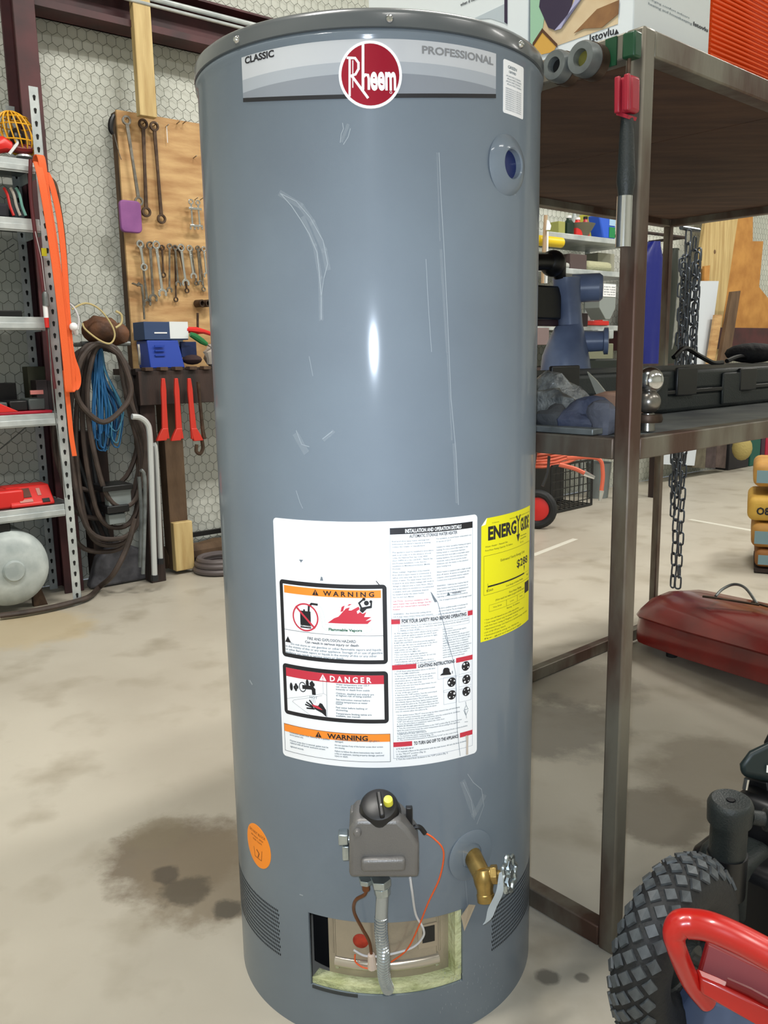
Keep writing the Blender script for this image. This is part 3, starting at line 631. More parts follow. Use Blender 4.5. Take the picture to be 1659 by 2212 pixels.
# yellow guide label
s0, s1 = dg(34.4), dg(65.0)
eg = plate('yellow_label', [(s0, .650), (s1, .650), (s1, .839), (s0+.0115, .839), (s0+.001, .8285)], M_yellow, heater, 0, .0004, 'yellow energy label with bold black title and a price')
plate('folded_corner', [(s0+.0115, .839), (s0+.001, .8285), (s0+.0085, .8300)], M_white, eg, .0004, .0006)
d = Dec(.0006); EW = s1-s0
def e(fx, fz): return s0+EW*fx, .839-.189*fz
def et(t, fx0, fz, fx1, cap, bold=0.): x, z = e(fx0, fz); d.textm(t, x, z, EW*(fx1-fx0), cap, bold)
et('ENERG', .10, .175, .60, .0200, .045); et('GUIDE', .70, .175, .95, .0200, .045)
x, z = e(.645, .09); d.stroke([(x-.006, z+.009), (x, z), (x, z-.024)], .0030, px=False); d.stroke([(x+.006, z+.009), (x, z)], .0030, px=False)
d.add([V3((x-.006, z-.020, 0)), V3((x, z-.032, 0)), V3((x+.006, z-.020, 0))], [(0, 1, 2)])
et('U.S. Government', .16, .05, .27, .002); et('Federal law prohibits removal of this label before consumer purchase', .46, .05, .97, .002)
et('Water Heater - Natural Gas', .06, .235, .42, .0026); et('First Hour Rating Capacity: 70 Gallons', .06, .265, .52, .0026)
et('Model Number', .70, .225, .88, .0022); et('XG40T06', .70, .25, .86, .0022); et('EF .62', .70, .28, .78, .0022)
a0, b0 = e(.04, .62), e(.99, .30); d.frame(a0[0], a0[1], b0[0], b0[1], .0004)
et('Estimated Yearly Energy Cost', .30, .375, .82, .0040); et('$288', .62, .475, .92, .0125, .02)
x, z = e(.82, .50); d.add([V3((x-.0022, z+.002, 0)), V3((x, z-.007, 0)), V3((x+.0022, z+.002, 0))], [(0, 1, 2)])
a0 = e(.10, .555); b0 = e(.82, .545); d.rect(a0[0], a0[1]-.0012, b0[0], a0[1]+.0012); d.rect(a0[0], a0[1], e(.95, .5)[0], a0[1]+.0003); d.rect(a0[0]-.0003, a0[1]-.005, a0[0]+.0003, a0[1]+.005)
et('$260', .08, .595, .18, .0034); et('Cost Range of Similar Models', .40, .60, .78, .0028); et('$2', .90, .59, .96, .0028)
et('First Hour Rating', .46, .665, .74, .0036); et('(How much hot water you get in the first hour)', .22, .69, .82, .0032)
for f0, f1 in ((.12, .41), (.41, .64), (.64, .84)): a0, b0 = e(f0, .765), e(f1, .71); d.frame(a0[0], a0[1], b0[0], b0[1], .0003)
et('Very Small', .18, .742, .32, .0022); et('Low', .48, .742, .56, .0022); et('Medium', .70, .742, .78, .0022)
a0, b0 = e(.84, .735), e(.98, .64); d.rect(a0[0], a0[1], b0[0], b0[1])
et('Rating: 70 Gallons', .42, .79, .70, .0024)
for i_, t_ in enumerate(('* Your cost will depend on your utility rates and use.', '* Cost range based only on models fueled by natural gas', '   with first hour rating of 70 gallons or more.', '* Estimated energy cost based on a national average natural gas', '   cost of $1.09 per therm.', '* Estimated yearly energy use: 242 therms', '                    ftc.gov/energy')): et(t_, .05, .83+i_*.026, (.68, .82, .66, .93, .40, .68, .75)[i_], .0024)
d.build('black_print', M_black, eg)
# small spec label top right
s0, s1, z0, z1 = dg(43.2), dg(54.4), 1.4035, 1.472
sp_ = plate('spec_label', rrect(s0, z0, s1, z1, .003), M_white, heater, 0, .0004)
d = Dec(.0006); w_ = s1-s0
d.textm('GREEN', s0+.010, z1-.010, .022, .004, .02); d.textm('CERTIFIED', s0+.012, z1-.0155, .018, .003, .02)
for i_ in range(4): d.textm('APPLIANCE MEETS STANDARDS', s0+.006+(i_ % 2)*.002, z1-.021-i_*.0035, .037, .0022)
for i_ in range(11): d.textm('WATER HEATER 40 GAL 151 L INPUT BTU/HR', s0+.005, z1-.037-i_*.0027, .040, .0019)
d.build('small_print', M_grey, sp_)
# orange oval sticker
oc = cq(558, 1829); oval = [(oc[0]+.0385*math.cos(2*PI*i/40), oc[1]+.0405*math.sin(2*PI*i/40)) for i in range(40)]
oc = (dg(-51.0), .290); oval = [(oc[0]+.0365*math.cos(2*PI*i/40), oc[1]+.0375*math.sin(2*PI*i/40)) for i in range(40)]
ov = plate('oval_sticker', oval, M_ostick, heater, 0, .0004, 'orange oval sticker with a small printed arrow')
d = Dec(.0006); d.textm('DO NOT BLOCK', oc[0]-.024, oc[1]+.020, .048, .0048); d.textm('AIR INLET AREA', oc[0]-.020, oc[1]+.013, .038, .003); d.textm('KEEP CLEAR', oc[0]-.014, oc[1]+.007, .028, .003)
d.stroke([(oc[0]-.012, oc[1]-.006), (oc[0]-.010, oc[1]-.022), (oc[0]+.010, oc[1]-.022), (oc[0]+.013, oc[1]-.004)], .001, px=False); d.stroke([(oc[0], oc[1]-.020), (oc[0]+.004, oc[1]-.012), (oc[0]-.003, oc[1]-.008)], .0022, px=False); d.build('black_print', mat('brown_print', (120, 60, 20), .6), ov)
# relief valve port: domed escutcheon with a hole
def outward(s, z): a = s/R; return V3((math.sin(a), -math.cos(a), 0)), CY(s, z)
dr, pc = outward(dg(45.7), 1.3365)
prof = [(.0195, -.0070), (.0195, .0030), (.0212, .0046), (.0240, .0040), (.0325, .0005), (.0395, -.0045), (.0415, -.0070)]
MB().lathe_open(prof, pc+dr*.006, dr, 40).build('port_escutcheon', M_paint, heater)
MB().cyl(pc-dr*.001, pc+dr*.0008, .0198, n=32).build('port_hole', mat('port_blue', (20, 34, 84), .35), heater)
# scuffs and dents in the paint
sc = Dec(.0003)
for pts, w in (([(606, 418), (630, 445), (650, 475), (668, 505), (685, 545), (690, 590), (694, 640), (694, 690)], .0012), ([(606, 418), (640, 435), (670, 470), (698, 520), (708, 570), (700, 600)], .0010), ([(700, 600), (694, 640)], .0008),
               ([(735, 308), (737, 290), (742, 278), (740, 266)], .0009), ([(742, 312), (752, 296), (757, 278)], .0009), ([(948, 330), (952, 420), (958, 520), (962, 600), (968, 720), (974, 860), (985, 980), (990, 1090)], .0011), ([(920, 560), (925, 660), (932, 760)], .0008),
               ([(640, 930), (652, 960), (668, 965)], .001), ([(697, 948), (718, 932)], .001), ([(668, 770), (676, 812)], .0007), ([(540, 1470), (545, 1478)], .003), ([(648, 1932), (654, 1934)], .002), ([(640, 1060), (648, 1085), (654, 1098)], .0008),
               ([(1010, 1672), (1022, 1690), (1040, 1705), (1045, 1740), (1030, 1780)], .0010), ([(1000, 1690), (1018, 1730), (1024, 1770)], .0008), ([(1010, 1960), (1000, 1830)], .0006)):
    sc.stroke(pts, w)
rnd = random.Random(3)
for i_ in range(70):
    px, py = rnd.uniform(950, 1090), rnd.uniform(2080, 2190); sc.stroke([(px, py), (px+rnd.uniform(-1, 1), py+rnd.uniform(2, 5))], .0006)
sc.build('scuff', M_scuff, heater)
sm = Dec(.0002)
for pts, w in (([(606, 418), (650, 445), (675, 480), (700, 540), (708, 580)], .008), ([(655, 470), (680, 530), (692, 600), (694, 690)], .006), ([(944, 330), (950, 520)], .002), ([(952, 540), (966, 760)], .004), ([(966, 760), (976, 950)], .0025), ([(980, 960), (987, 1085)], .0045), ([(640, 940), (660, 975)], .010), ([(1000, 1690), (1024, 1760), (1045, 1720)], .010), ([(700, 950), (720, 932)], .005), ([(1120, 340), (1112, 420)], .006), ([(738, 305), (752, 270)], .004)): sm.stroke(pts, w)
sm.build('smear', mat('smear_film', (168, 178, 186), .5, trans=.72), heater)
# vent perforations on both flanks
mb = MB()
for sg in (-1, 1):
    for j in range(13):
        for i in range(44):
            a = 40.5+i*.88+(.44 if j % 2 else 0)
            z = .116+j*.0072
            if sg*1 and (j < 12):
                s_ = sg*dg(a); d_, c_ = outward(s_, z); x_ = V3((math.cos(s_/R), math.sin(s_/R), 0))
                P = [c_+d_*.0003 + x_*.0014*math.cos(PI/3*q+PI/6) + V3((0, 0, 1))*.0026*math.sin(PI/3*q+PI/6) for q in range(6)]
                mb.add(P, [tuple(range(6))])
o = mb.build('vent_holes', M_dark, heater, smooth=0); o['kind'] = 'stuff'
# burner opening: chamber wall, insulation, inner door
def arcpatch(name, m, parent, a0, a1, z0, z1, rad, th=.003, nseg=30, bevel=0):
    mb = MB(); vs = []
    for i in range(nseg+1):
        a = math.radians(a0+(a1-a0)*i/nseg)
        for q, z in ((rad, z0), (rad, z1), (rad-th, z1), (rad-th, z0)): vs.append(V3((q*math.sin(a), -q*math.cos(a), z)))
    fs = [(i*4+k, i*4+(k+1) % 4, i*4+4+(k+1) % 4, i*4+4+k) for i in range(nseg) for k in range(4)] + [(3, 2, 1, 0), tuple(range(nseg*4, nseg*4+4))]
    return mb.add(vs, fs).build(name, m, parent, bevel=bevel)
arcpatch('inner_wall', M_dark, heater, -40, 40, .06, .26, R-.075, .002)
bd = arcpatch('burner_door', M_chamber, heater, -22.5, 31, .098, .245, R-.026, .003)
# raised embossed frame on the door, rounded bottom ridge
def arcpts(a0, a1, z, rad, n=20): return [V3((rad*math.sin(math.radians(a0+(a1-a0)*i/n)), -rad*math.cos(math.radians(a0+(a1-a0)*i/n)), z)) for i in range(n+1)]
rad = R-.026
MB().tube(arcpts(-19.5, 20, .1235, rad, 24), .0100, 18).build('door_ridge', mat('ridge_steel', (196, 188, 176), .22, .7), bd)
mb = MB(); mb.tube(arcpts(-20, 20, .2095, rad), .0015, 6); mb.tube([CY(dg(a), z, -.026) for a, z in ((-20, .2095), (-20.6, .20), (-20.6, .135))], .0015, 6); mb.tube([CY(dg(a), z, -.026) for a, z in ((20, .2095), (20.8, .20), (20.8, .135))], .0018, 6); mb.build('door_emboss', M_chamber, bd)
arcpatch('door_panel', M_chamber, bd, -19.5, 19.5, .126, .2085, rad+.003, .003, bevel=.002)
arcpatch('sight_frame', M_foil, bd, 12.0, 19.3, .148, .190, rad+.0045, .002, 8)
arcpatch('sight_glass', M_blackp, bd, 13.6, 18.4, .158, .186, rad+.0052, .002, 6)
dr, c_ = outward(dg(-9.5), .166)
MB().lathe([(.0001, .004), (.007, .004), (.0125, .001), (.0145, -.004)], c_-dr*.0235, dr, 20).build('grommet', M_rustred, bd)
for a in (-19, 19.5):
    dr, c_ = outward(dg(a), .113); MB().lathe([(.0001, .004), (.003, .0035), (.0045, 0)], c_-dr*.026, dr, 10).build('door_screw', M_chrome, bd)
arcpatch('insulation_strip', M_insul, heater, -27, 27, .0885, .099, R-.004, .022)
arcpatch('insulation_strip', M_insul, heater, 24.6, 27.1, .099, .216, R-.004, .022)
mb = MB(); d1 = Dec(.0009); arcpatch('bottom_flange', mat('dark_seal', (50, 54, 56), .7), heater, -26.5, -10, .0835, .0885, R+.0012, .002)
# foil tape flap beside the opening
P = [CY(*cq(*p), h) for p, h in (((995, 1978), .001), ((1005, 1946), .010), ((1017, 1946), .012), ((1000, 2008), .004))]
MB().prism(P, (0, -1, 0), .0008).build('foil_tape', M_foil, heater)
# gas control valve
gv = MB(); yv = lambda px, py, h: ad(px, py, 1)
def cyo(px, py, h): return (lambda q: q)(ray(px, py)) and cpt(px, py, h)
def cpt(px, py, h):                       # point seen at the pixel on the plane y = -(R+h) in front of the tank
    d = ray(px, py); t = (-(R+h)-CAM.y)/d.y; return CAM+d*t
valve_parent = heater
P = [cpt(x, y, .095) for x, y in ((754, 1897), (905, 1897), (905, 1826), (880, 1792), (860, 1772), (768, 1772), (754, 1792))]
gvb = MB().prism(P, (0, 1, 0), .060).build('gas_valve', M_cast, heater, bevel=.006, seg=3); gvb['label'] = 'grey cast gas control valve body'
c_ = cpt(828, 1866, .098); MB().box(c_, (.062, .012, .020)).build('valve_boss', M_cast, gvb, bevel=.005, seg=3)
c_ = cpt(772, 1798, .096); MB().lathe([(.0001, .006), (.004, .0055), (.0058, .002), (.006, -.004)], c_, (0, -1, 0), 16).build('valve_screw', M_cast, gvb)
c0 = cpt(820, 1758, .064); axk = V3((-.02, -.50, .86)).normalized()
MB().lathe([(.0295, -.010), (.0310, -.008), (.0310, .004), (.0290, .005)], c0, axk, 36).build('dial_ring', M_blackp, gvb)
dial = MB().lathe([(.0285, .004), (.0285, .013), (.0268, .021), (.024, .025), (.0170, .0275), (.0001, .028)], c0, axk, 36).build('gas_dial', M_blackp, gvb)
kx = axk.cross(V3((0, -1, .2))).normalized(); ky = axk.cross(kx).normalized()
if kx.x < 0: kx = -kx
cd_ = c0+axk*.029
MB().bar(cd_-ky*.022+kx*.004, cd_+ky*.016, .007, .010, axk).build('dial_grip', M_blackp, gvb, bevel=.002)
MB().lathe([(.0068, -.003), (.0068, .006), (.006, .0095), (.0001, .010)], c0+axk*.024+V3((.013, -.002, .004)), axk, 20).build('igniter_button', mat('button_yellow', (222, 214, 70), .4), gvb)
w_ = c0+axk*.0275+V3((.003, -.010, -.002)); MB().bar(w_-axk*.001+V3((0, -.002, -.004)), w_+V3((0, .002, .006)), .0022, .0012, axk).build('dial_mark', M_white, gvb)
c_ = cpt(884, 1765, .06); MB().bar(c_+V3((0, 0, -.022)), c_+V3((0, 0, .016)), .009, .009).build('igniter_clip', M_blackp, gvb, bevel=.001)
c_ = cpt(742, 1808, .06); mbz = MB(); mbz.box(c_, (.014, .018, .016)); mbz.cyl(c_+V3((.0, 0, -.004)), c_+V3((.012, 0, -.004)), .006, n=12); mbz.box(c_+V3((.003, 0, -.022)), (.010, .015, .022)); mbz.build('test_port', M_zinc, gvb, bevel=.0015)
c_ = cpt(768, 1755, .05); MB().box(c_, (.014, .02, .014)).build('pilot_screw', M_cast, gvb, bevel=.002)
# mounting collar into the tank
MB().cyl(V3((c0.x+.002, -R+.01, .385)), V3((c0.x+.002, -R-.04, .385)), .02, n=20).build('valve_stem', M_cast, gvb)
# pipework under the valve
def hpath(pp): return smooth_path([cpt(x, y, h) for x, y, h in pp], 8)
f0, f1 = cpt(822, 1897, .065), cpt(826, 1932, .065)
mb = MB(); mb.cyl(f0, f0+(f1-f0)*.45, .0155, .0145, 6); mb.cyl(f0+(f1-f0)*.5, f1, .0125, .0115, 8); mb.build('flare_nut', M_zinc, heater, bevel=.001)
path = hpath([(826, 1930, .065), (824, 1965, .065), (823, 2010, .066), (828, 2060, .062), (829, 2105, .040), (835, 2128, .016), (838, 2136, -.01)])
rs_ = []; P2 = []
tot = len(path)
for i in range(tot-1):
    for j in range(5):
        t = j/5; P2.append(path[i].lerp(path[i+1], t)); rs_.append(.0088+(.0012 if j < 2 else -.0004) if i > 10 else .0092)
MB().tube(P2, rs_, 14)  .build('gas_flex_line', mat('flex_steel', (178, 186, 192), .22, .85), heater)
MB().cyl(cpt(790, 1897, .062), cpt(790, 1908, .062), .011, .010, 6).build('compression_nut', M_zinc, heater, bevel=.0008)
MB().cyl(cpt(790, 1908, .062), cpt(791, 1922, .062), .006, n=8).build('compression_nut', M_copper, heater)
MB().tube(hpath([(791, 1918, .062), (788, 1932, .06), (768, 1945, .05), (765, 1970, .03), (782, 2005, .012), (798, 2035, -.006), (803, 2070, -.014)]), .0026, 8).build('pilot_tube', M_copper, heater)
MB().cyl(cpt(802, 2062, -.010), cpt(804, 2090, -.014), .0055, .0075, 10).build('wire_sleeve', mat('white_ceramic', (214, 196, 182), .5), heater)
MB().tube(hpath([(886, 1896, .06), (890, 1925, .05), (898, 1975, .01), (914, 2005, .0), (913, 2025, -.008), (888, 2048, -.012), (830, 2064, -.012), (790, 2065, -.015), (764, 2052, -.017)]), .0018, 8).build('thermocouple_wire', M_wire_w, heater)
MB().tube(hpath([(885, 1790, .06), (905, 1786, .06), (918, 1800, .058)]), .0035, 8).build('wire_boot', M_blackp, heater)
MB().tube(hpath([(916, 1798, .058), (938, 1812, .055), (958, 1840, .05), (950, 1895, .035), (925, 1950, .02), (905, 2000, .002), (880, 2050, -.010), (845, 2078, -.017)]), .0013, 7).build('igniter_wire', M_wire_o, heater)
MB().tube(hpath([(767, 2062, -.017), (768, 2078, -.017), (785, 2090, -.014), (803, 2092, -.012)]), .0013, 7).build('igniter_wire', M_wire_o, heater)
# drain valve
dr, pc = outward(dg(30.5), .3045)
MB().lathe([(.0415, 0), (.0415, .0012), (.040, .0018), (.020, .0018), (.019, -.012)], pc-dr*.0008, dr, 44).build('drain_escutcheon', M_paint, heater)
b0 = CY(dg(31.8), .300, -.005); dn = (dr*.78+V3((.12, 0, -.42))).normalized()
e0 = cpt(1041, 1890, -.004)
drain = MB().cyl(b0, e0, .0150, .0140, 20).build('drain_valve', M_brass, heater); drain['label'] = 'brass drain valve with a zinc hand wheel'
hc = cpt(1099, 1887, .004)
mb = MB(); mb.lathe([(.0001, .012), (.012, .010), (.0165, 0), (.015, -.012), (.0125, -.020), (.0125, -.026), (.0135, -.027), (.0135, -.038), (.0105, -.038), (.0105, -.030), (.0001, -.030)], e0+V3((.002, -.002, 0)), (-.08, .3, 1), 20); mb.build('spout', M_brass, drain)
hx = (hc-e0).normalized(); mb = MB(); mb.cyl(e0, e0+hx*.020, .0115, .011, 20); mb.cyl(e0+hx*.014, e0+hx*.024, .0145, .0145, 6); mb.cyl(e0+hx*.02, hc, .006, n=10); mb.build('bonnet', M_brass, drain, bevel=.0008)
hx = (hx*.6+V3((.55, -.75, .1))*.55).normalized()
Rh = frame_of(hx); mb = MB(); P = []
for i in range(64):
    a = 2*PI*i/64; q = .0235+.0028*math.cos(8*a); P.append(hc+Rh @ V3((q*math.cos(a), q*math.sin(a), 0)))
mb.tube(P, .0040, 8, closed=True)
for i in range(4):
    a = PI/2*i+.4; mb.tube([hc, hc+Rh @ V3((.0115*math.cos(a), .0115*math.sin(a), -.003)), hc+Rh @ V3((.0235*math.cos(a), .0235*math.sin(a), 0))], .0042, 6)
mb.lathe([(.0001, .005), (.006, .005), (.007, -.004)], hc, hx, 12)
mb.build('hand_wheel', M_zinc, drain)
tg = [cpt(1081, 1885, .075), cpt(1080, 1920, .07), cpt(1074, 1940, .065), cpt(1064, 1960, .06), cpt(1056, 1985, .055), cpt(1046, 1996, .055)]
MB().ribbon(smooth_path(tg, 4), [.004+.012*math.sin(PI*min(1, i/20*1.02)) for i in range(21)], .0006, (1, .3, .25)).build('hang_tag', mat('paper_tag', (178, 190, 200), .5, c2=(60, 130, 180), scale=25, amt=(.6, .7)), drain)
#@@REST
# ------------------------------------------------------------------ tool board and bench
s0, zt_ = wq(250, 237, .08); zb2 = 1.02; s1 = .95
board = thing('tool_board', 'plywood tool board with hung wrenches on the white wall left of the tank', 'tool board', WW((s0+s1)/2, .06, zb2))
mb = MB(); wbs(mb, s0, s1, .07, .085, zb2, zt_); mb.build('panel', M_ply, board, bevel=.001)
mb = MB(); wbs(mb, s0-.002, s0+.038, .02, .0695, .0, zt_-.005); mb.build('batten', M_oldwood, board, bevel=.002)
mb = MB(); wbs(mb, s0+.02, s1, .01, .07, zt_-.06, zt_-.02); mb.build('batten', M_oldwood, board, bevel=.002)
def nail(x, y, o=.085, L=.035, parent=board):
    p = wp(x, y, o); MB().cyl(p-WN*.012, p+WN*L+V3((0, 0, .006)), .0025, n=6).build('nail', M_steel, parent)
for x, y in ((358, 275), (382, 268), (395, 268), (418, 342), (272, 258), (309, 268), (333, 272), (421, 432), (433, 432)): nail(x, y)
p = wp(360, 273, .1); MB().bar(p, p-V3((0, 0, .075)), .003).build('zip_tie', M_white, board)
for x, y in ((302, 527), (324, 530), (337, 529), (350, 535), (366, 532), (378, 535), (391, 535), (409, 536), (427, 536), (440, 538)): nail(x, y, L=.02)
def wrench(a, b, kind, wr_, m, name, label, cat='wrench', group=None, th=.006, wide=None):
    a, b = V3(a), V3(b); t = (b-a).normalized(); nn = WN; x = t.cross(nn).normalized(); L_ = (b-a).length; mb = MB()
    w = wr_
    def ring(c, r): mb.ringp(c, nn, r, r*.58, th*1.25, 18)
    def jaw(c, r, dr_):
        P = []
        for k in range(13):
            an = math.radians(48+22*k); P.append((r*math.cos(an), r*math.sin(an)))
        for k in range(7):
            an = math.radians(312-44*k); P.append((r*.52*math.cos(an), r*.52*math.sin(an)))
        mb.prism([c+dr_*p[0]+x*p[1]-nn*th*.6 for p in P], nn, th*1.2)
    rt = (wide or w*1.15)
    ring(a, rt)
    s_ = a+t*rt*.8; e_ = b-t*w*.8
    pts = [s_-x*w*.42, s_+x*w*.42, (s_+e_)/2+x*w*.32, e_+x*w*.42, e_-x*w*.42, (s_+e_)/2-x*w*.32]
    mb.prism([p-nn*th/2 for p in pts], nn, th)
    if kind == 'combo': jaw(b, w*1.35, t)
    elif kind == 'box': ring(b, w*1.15)
    return tag(mb.build(name, m, bevel=.0008), label, cat, group)
def W2(p0, p1, *a, o=.115, **k): return wrench(wp(*p0, o), wp(*p1, o), *a, **k)
W2((273, 260), (300, 435), 'box', .019, M_steel, 'ring_wrench', 'long bright double ring wrench hanging leftmost above the purple pad', group='large ring wrenches', o=.125, th=.009)
W2((309, 268), (316, 458), 'box', .021, M_rusty, 'ring_wrench', 'long dark double ring wrench hanging in the middle of the three big ones', group='large ring wrenches', o=.105, th=.009)
W2((333, 273), (349, 473), 'box', .020, M_rusty, 'ring_wrench', 'long brown double ring wrench hanging rightmost of the three big ones', group='large ring wrenches', o=.105, th=.009)
rows_ = [((302, 527), (311, 577), 'box', .016, M_chrome, 'bright short ring wrench over the first long wrench in the row', .125), ((304, 530), (318, 655), 'combo', .016, M_steel, 'chrome combination wrench hanging leftmost in the middle row', .105),
         ((324, 530), (331, 645), 'combo', .017, M_steel, 'long chrome combination wrench second from left in the middle row', .11), ((337, 529), (351, 634), 'combo', .018, M_chrome, 'broad bright combination wrench third in the middle row', .12),
         ((350, 535), (353, 594), 'box', .012, M_rusty, 'short dark ring wrench behind the broad bright wrench', .1), ((366, 532), (366, 627), 'combo', .012, M_steel, 'slim grey wrench fifth in the middle row', .11),
         ((378, 537), (380, 647), 'box', .011, M_rusty, 'thin brown ring wrench hanging low with an open ring end', .1), ((378, 535), (385, 614), 'combo', .012, M_steel, 'slim grey combination wrench sixth in the middle row', .115),
         ((391, 535), (401, 612), 'combo', .016, M_chrome, 'bright combination wrench seventh in the middle row', .12), ((388, 540), (404, 628), 'box', .011, M_rusty, 'thin brown ring wrench hanging behind the bright seventh wrench', .1),
         ((409, 536), (418, 597), 'combo', .014, M_chrome, 'short bright combination wrench eighth in the middle row', .12), ((413, 538), (424, 612), 'box', .010, M_steel, 'slim ring wrench behind the short eighth wrench', .1),
         ((427, 536), (433, 612), 'combo', .011, M_steel, 'slim combination wrench second from the tank edge in the row', .115), ((430, 540), (440, 625), 'box', .010, M_steel, 'thin ring wrench low beside the tank edge', .1),
         ((440, 538), (446, 595), 'combo', .012, M_chrome, 'short bright combination wrench right against the tank edge', .115)]
for a, b, kd, w_, m_, lb, o in rows_: W2(a, b, kd, w_, m_, 'combination_wrench', lb, group='wrenches in the middle row', o=o)
W2((412, 436), (416, 492), 'combo', .012, M_chrome, 'combination_wrench', 'small shiny wrench left of the pair hanging above the row near the tank', group='upper small wrenches', o=.12)
W2((427, 438), (432, 492), 'combo', .012, M_chrome, 'combination_wrench', 'small shiny wrench right of the pair hanging above the row near the tank', group='upper small wrenches', o=.12)
p = wp(421, 451, .13); MB().bar(p-WD*.035, p+WD*.035, .012, .012).build('wrench_rack', M_chrome, board, bevel=.002)
p = wp(424, 488, .13); MB().bar(p-WD*.035, p+WD*.035, .012, .012).build('wrench_rack', M_chrome, board, bevel=.002)
p = wp(283, 470, .135); s_, z_ = wq(283, 467, .135)
mb = MB(); P = [WW(a, .115, b) for a, b in rrect(s_-.053, z_-.075, s_+.053, z_+.072, .022)]; mb.prism(P, WN, .022)
tag(mb.build('knee_pad', mat('purple_foam', (140, 82, 142), .55, c2=(120, 66, 126), scale=9), bevel=.006, seg=3), 'purple rounded plastic pad hanging at the left edge of the tool board', 'pad')
g_ = thing('clamp_grip', 'small black spring grip hung on the upper left corner of the board', 'clamp', wp(243, 270, .12))
MB().tube(smooth_path(wpath([(246, 248), (240, 262), (239, 280), (244, 290)], .12), 4), [.008, .010, .011, .012, .013, .013, .013, .012, .012, .011, .010, .009, .006], 8).build('grip', M_blackp, g_)
MB().tube(wpath([(246, 288), (254, 320), (262, 345)], .12), .002, 6).build('wire', M_steel, g_)
for i_, x in enumerate((424, 437)):
    dr = (WN+WD*.3).normalized(); p = wp(x, 656, .09); mb = MB(); mb.lathe_open([(.012, 0), (.019, 0), (.019, .045), (.012, .045), (.012, 0)], p, dr, 16); mb.cyl(p, p+dr*.01, .012, n=12)
    tag(mb.build('socket', M_rusty), ('left' if i_ == 0 else 'right') + ' one of two rusty sockets on pegs below the wrench row', 'socket', 'rusty sockets')
mb = MB(); mb.tube(wpath([(296, 618), (300, 612), (306, 616), (309, 640), (312, 690)], .12), [.006, .008, .007, .006, .005], 8); mb.ribbon(wpath([(286, 612), (296, 616), (306, 618)], .12), .02, .006, WN)
tag(mb.build('tack_hammer', M_steel), 'small grey hammer leaning at the left edge of the board', 'hammer')
# bench with tool slots
so0, zo0 = wq(298, 797, .33); bz0 = zo0
bench = thing('work_bench', 'dark wooden bench shelf below the tool board with slotted front edge', 'bench', WW(.3, .2, 0))
mb = MB(); wbs(mb, so0, 1.3, .02, .30, bz0-.03, bz0); mb.build('bench_top', M_darkwood, bench, bevel=.002)
mb = MB(); wbs(mb, so0, 1.3, .30, .33, bz0-.17, bz0-.012); mb.build('front_board', M_darkwood, bench, bevel=.002)
for i in range(13):
    s_ = so0+.03+i*.075; mb = MB(); wbs(mb, s_, s_+.038, .3005, .345, bz0-.010, bz0+.006); mb.build('slat', M_oldwood, bench, bevel=.001)
sL2, _ = wq(300, 900, .28)
mb = MB(); wbs(mb, sL2+.0, sL2+.075, .22, .30, 0, bz0-.03); mb.build('leg', M_darkwood, bench, bevel=.003)
mb = MB(); wbs(mb, .28, .36, .22, .30, 0, bz0-.03); mb.build('leg', M_darkwood, bench, bevel=.003)
s_, z_ = wq(385, 1095, .2); s2_, _ = wq(404, 1095, .2)
mb = MB(); wbs(mb, s_-.05, s2_, .12, .20, .02, bz0-.04); mb.build('plank', M_oldwood, bench, bevel=.002)
mb = MB(); wbs(mb, s_-.05, s2_+.005, .2005, .24, .02, .27); tag(mb.build('wood_block', M_pine, bevel=.004), 'short tan wood block standing on the floor under the bench', 'wood block')
mb = MB(); wbs(mb, s2_+.01, 1.3, .03, .05, .14, .165); mb.build('lower_strip', M_blackp, bench)
mb = MB(); rr2 = random.Random(5)
for i in range(14):
    pass
P = []; s_ = wq(357, 1200, .12)[0]
mb.tube([WW(s_+i*.1, .10+.008*rr2.uniform(-1, 1), .065+.006*rr2.uniform(-1, 1)) for i in range(12)], [.058+.008*rr2.uniform(-1, 1) for _ in range(12)], 9)
tag(mb.build('timber_sill', M_oldwood), 'rough weathered timber log lying along the wall foot under the bench', 'log')
for i, (x, lb) in enumerate(((352, 'left'), (380, 'middle'), (408, 'right'))):
    t = thing('pipe_wrench', '%s of the three red handled pipe wrenches hanging under the bench' % lb, 'pipe wrench', wp(x, 900, .37), 'red pipe wrenches under the bench')
    dx = (0, 3, 8)[i]
    a, b, c, d_ = wp(x, 817, .37), wp(x+dx*.3+2, 870, .37), wp(x+dx*.7+4, 925, .37), wp(x+dx+5, 948, .37)
    MB().ribbon([a, a.lerp(b, .5), b, c, d_], [.016, .026, .024, .030, .040], .014, WD).build('handle', M_redh, t, bevel=.003)
    e = wp(x+dx+(-4 if i < 2 else 12), 952, .37); mb = MB(); mb.ribbon([c, c.lerp(e, .6), e], [.03, .045, .05], .02, WD); mb.build('jaw', M_redh if i < 2 else M_redh, t, bevel=.003)
mb = MB(); mb.tube(wpath([(428, 825, .37), (432, 870, .37), (438, 930, .37), (441, 948, .37)]), [.009, .008, .009, .012], 8); tag(mb.build('pry_bar', M_rusty), 'thin rusty bar hanging right of the red pipe wrenches', 'bar')
mb = MB(); mb.tube(smooth_path(wpath([(436, 950, .36), (438, 968, .36), (432, 980, .36), (424, 975, .36), (425, 960, .36)]), 4), .009, 7); tag(mb.build('hook', M_rusty), 'dark curved steel hook hanging lowest below the bench', 'hook')
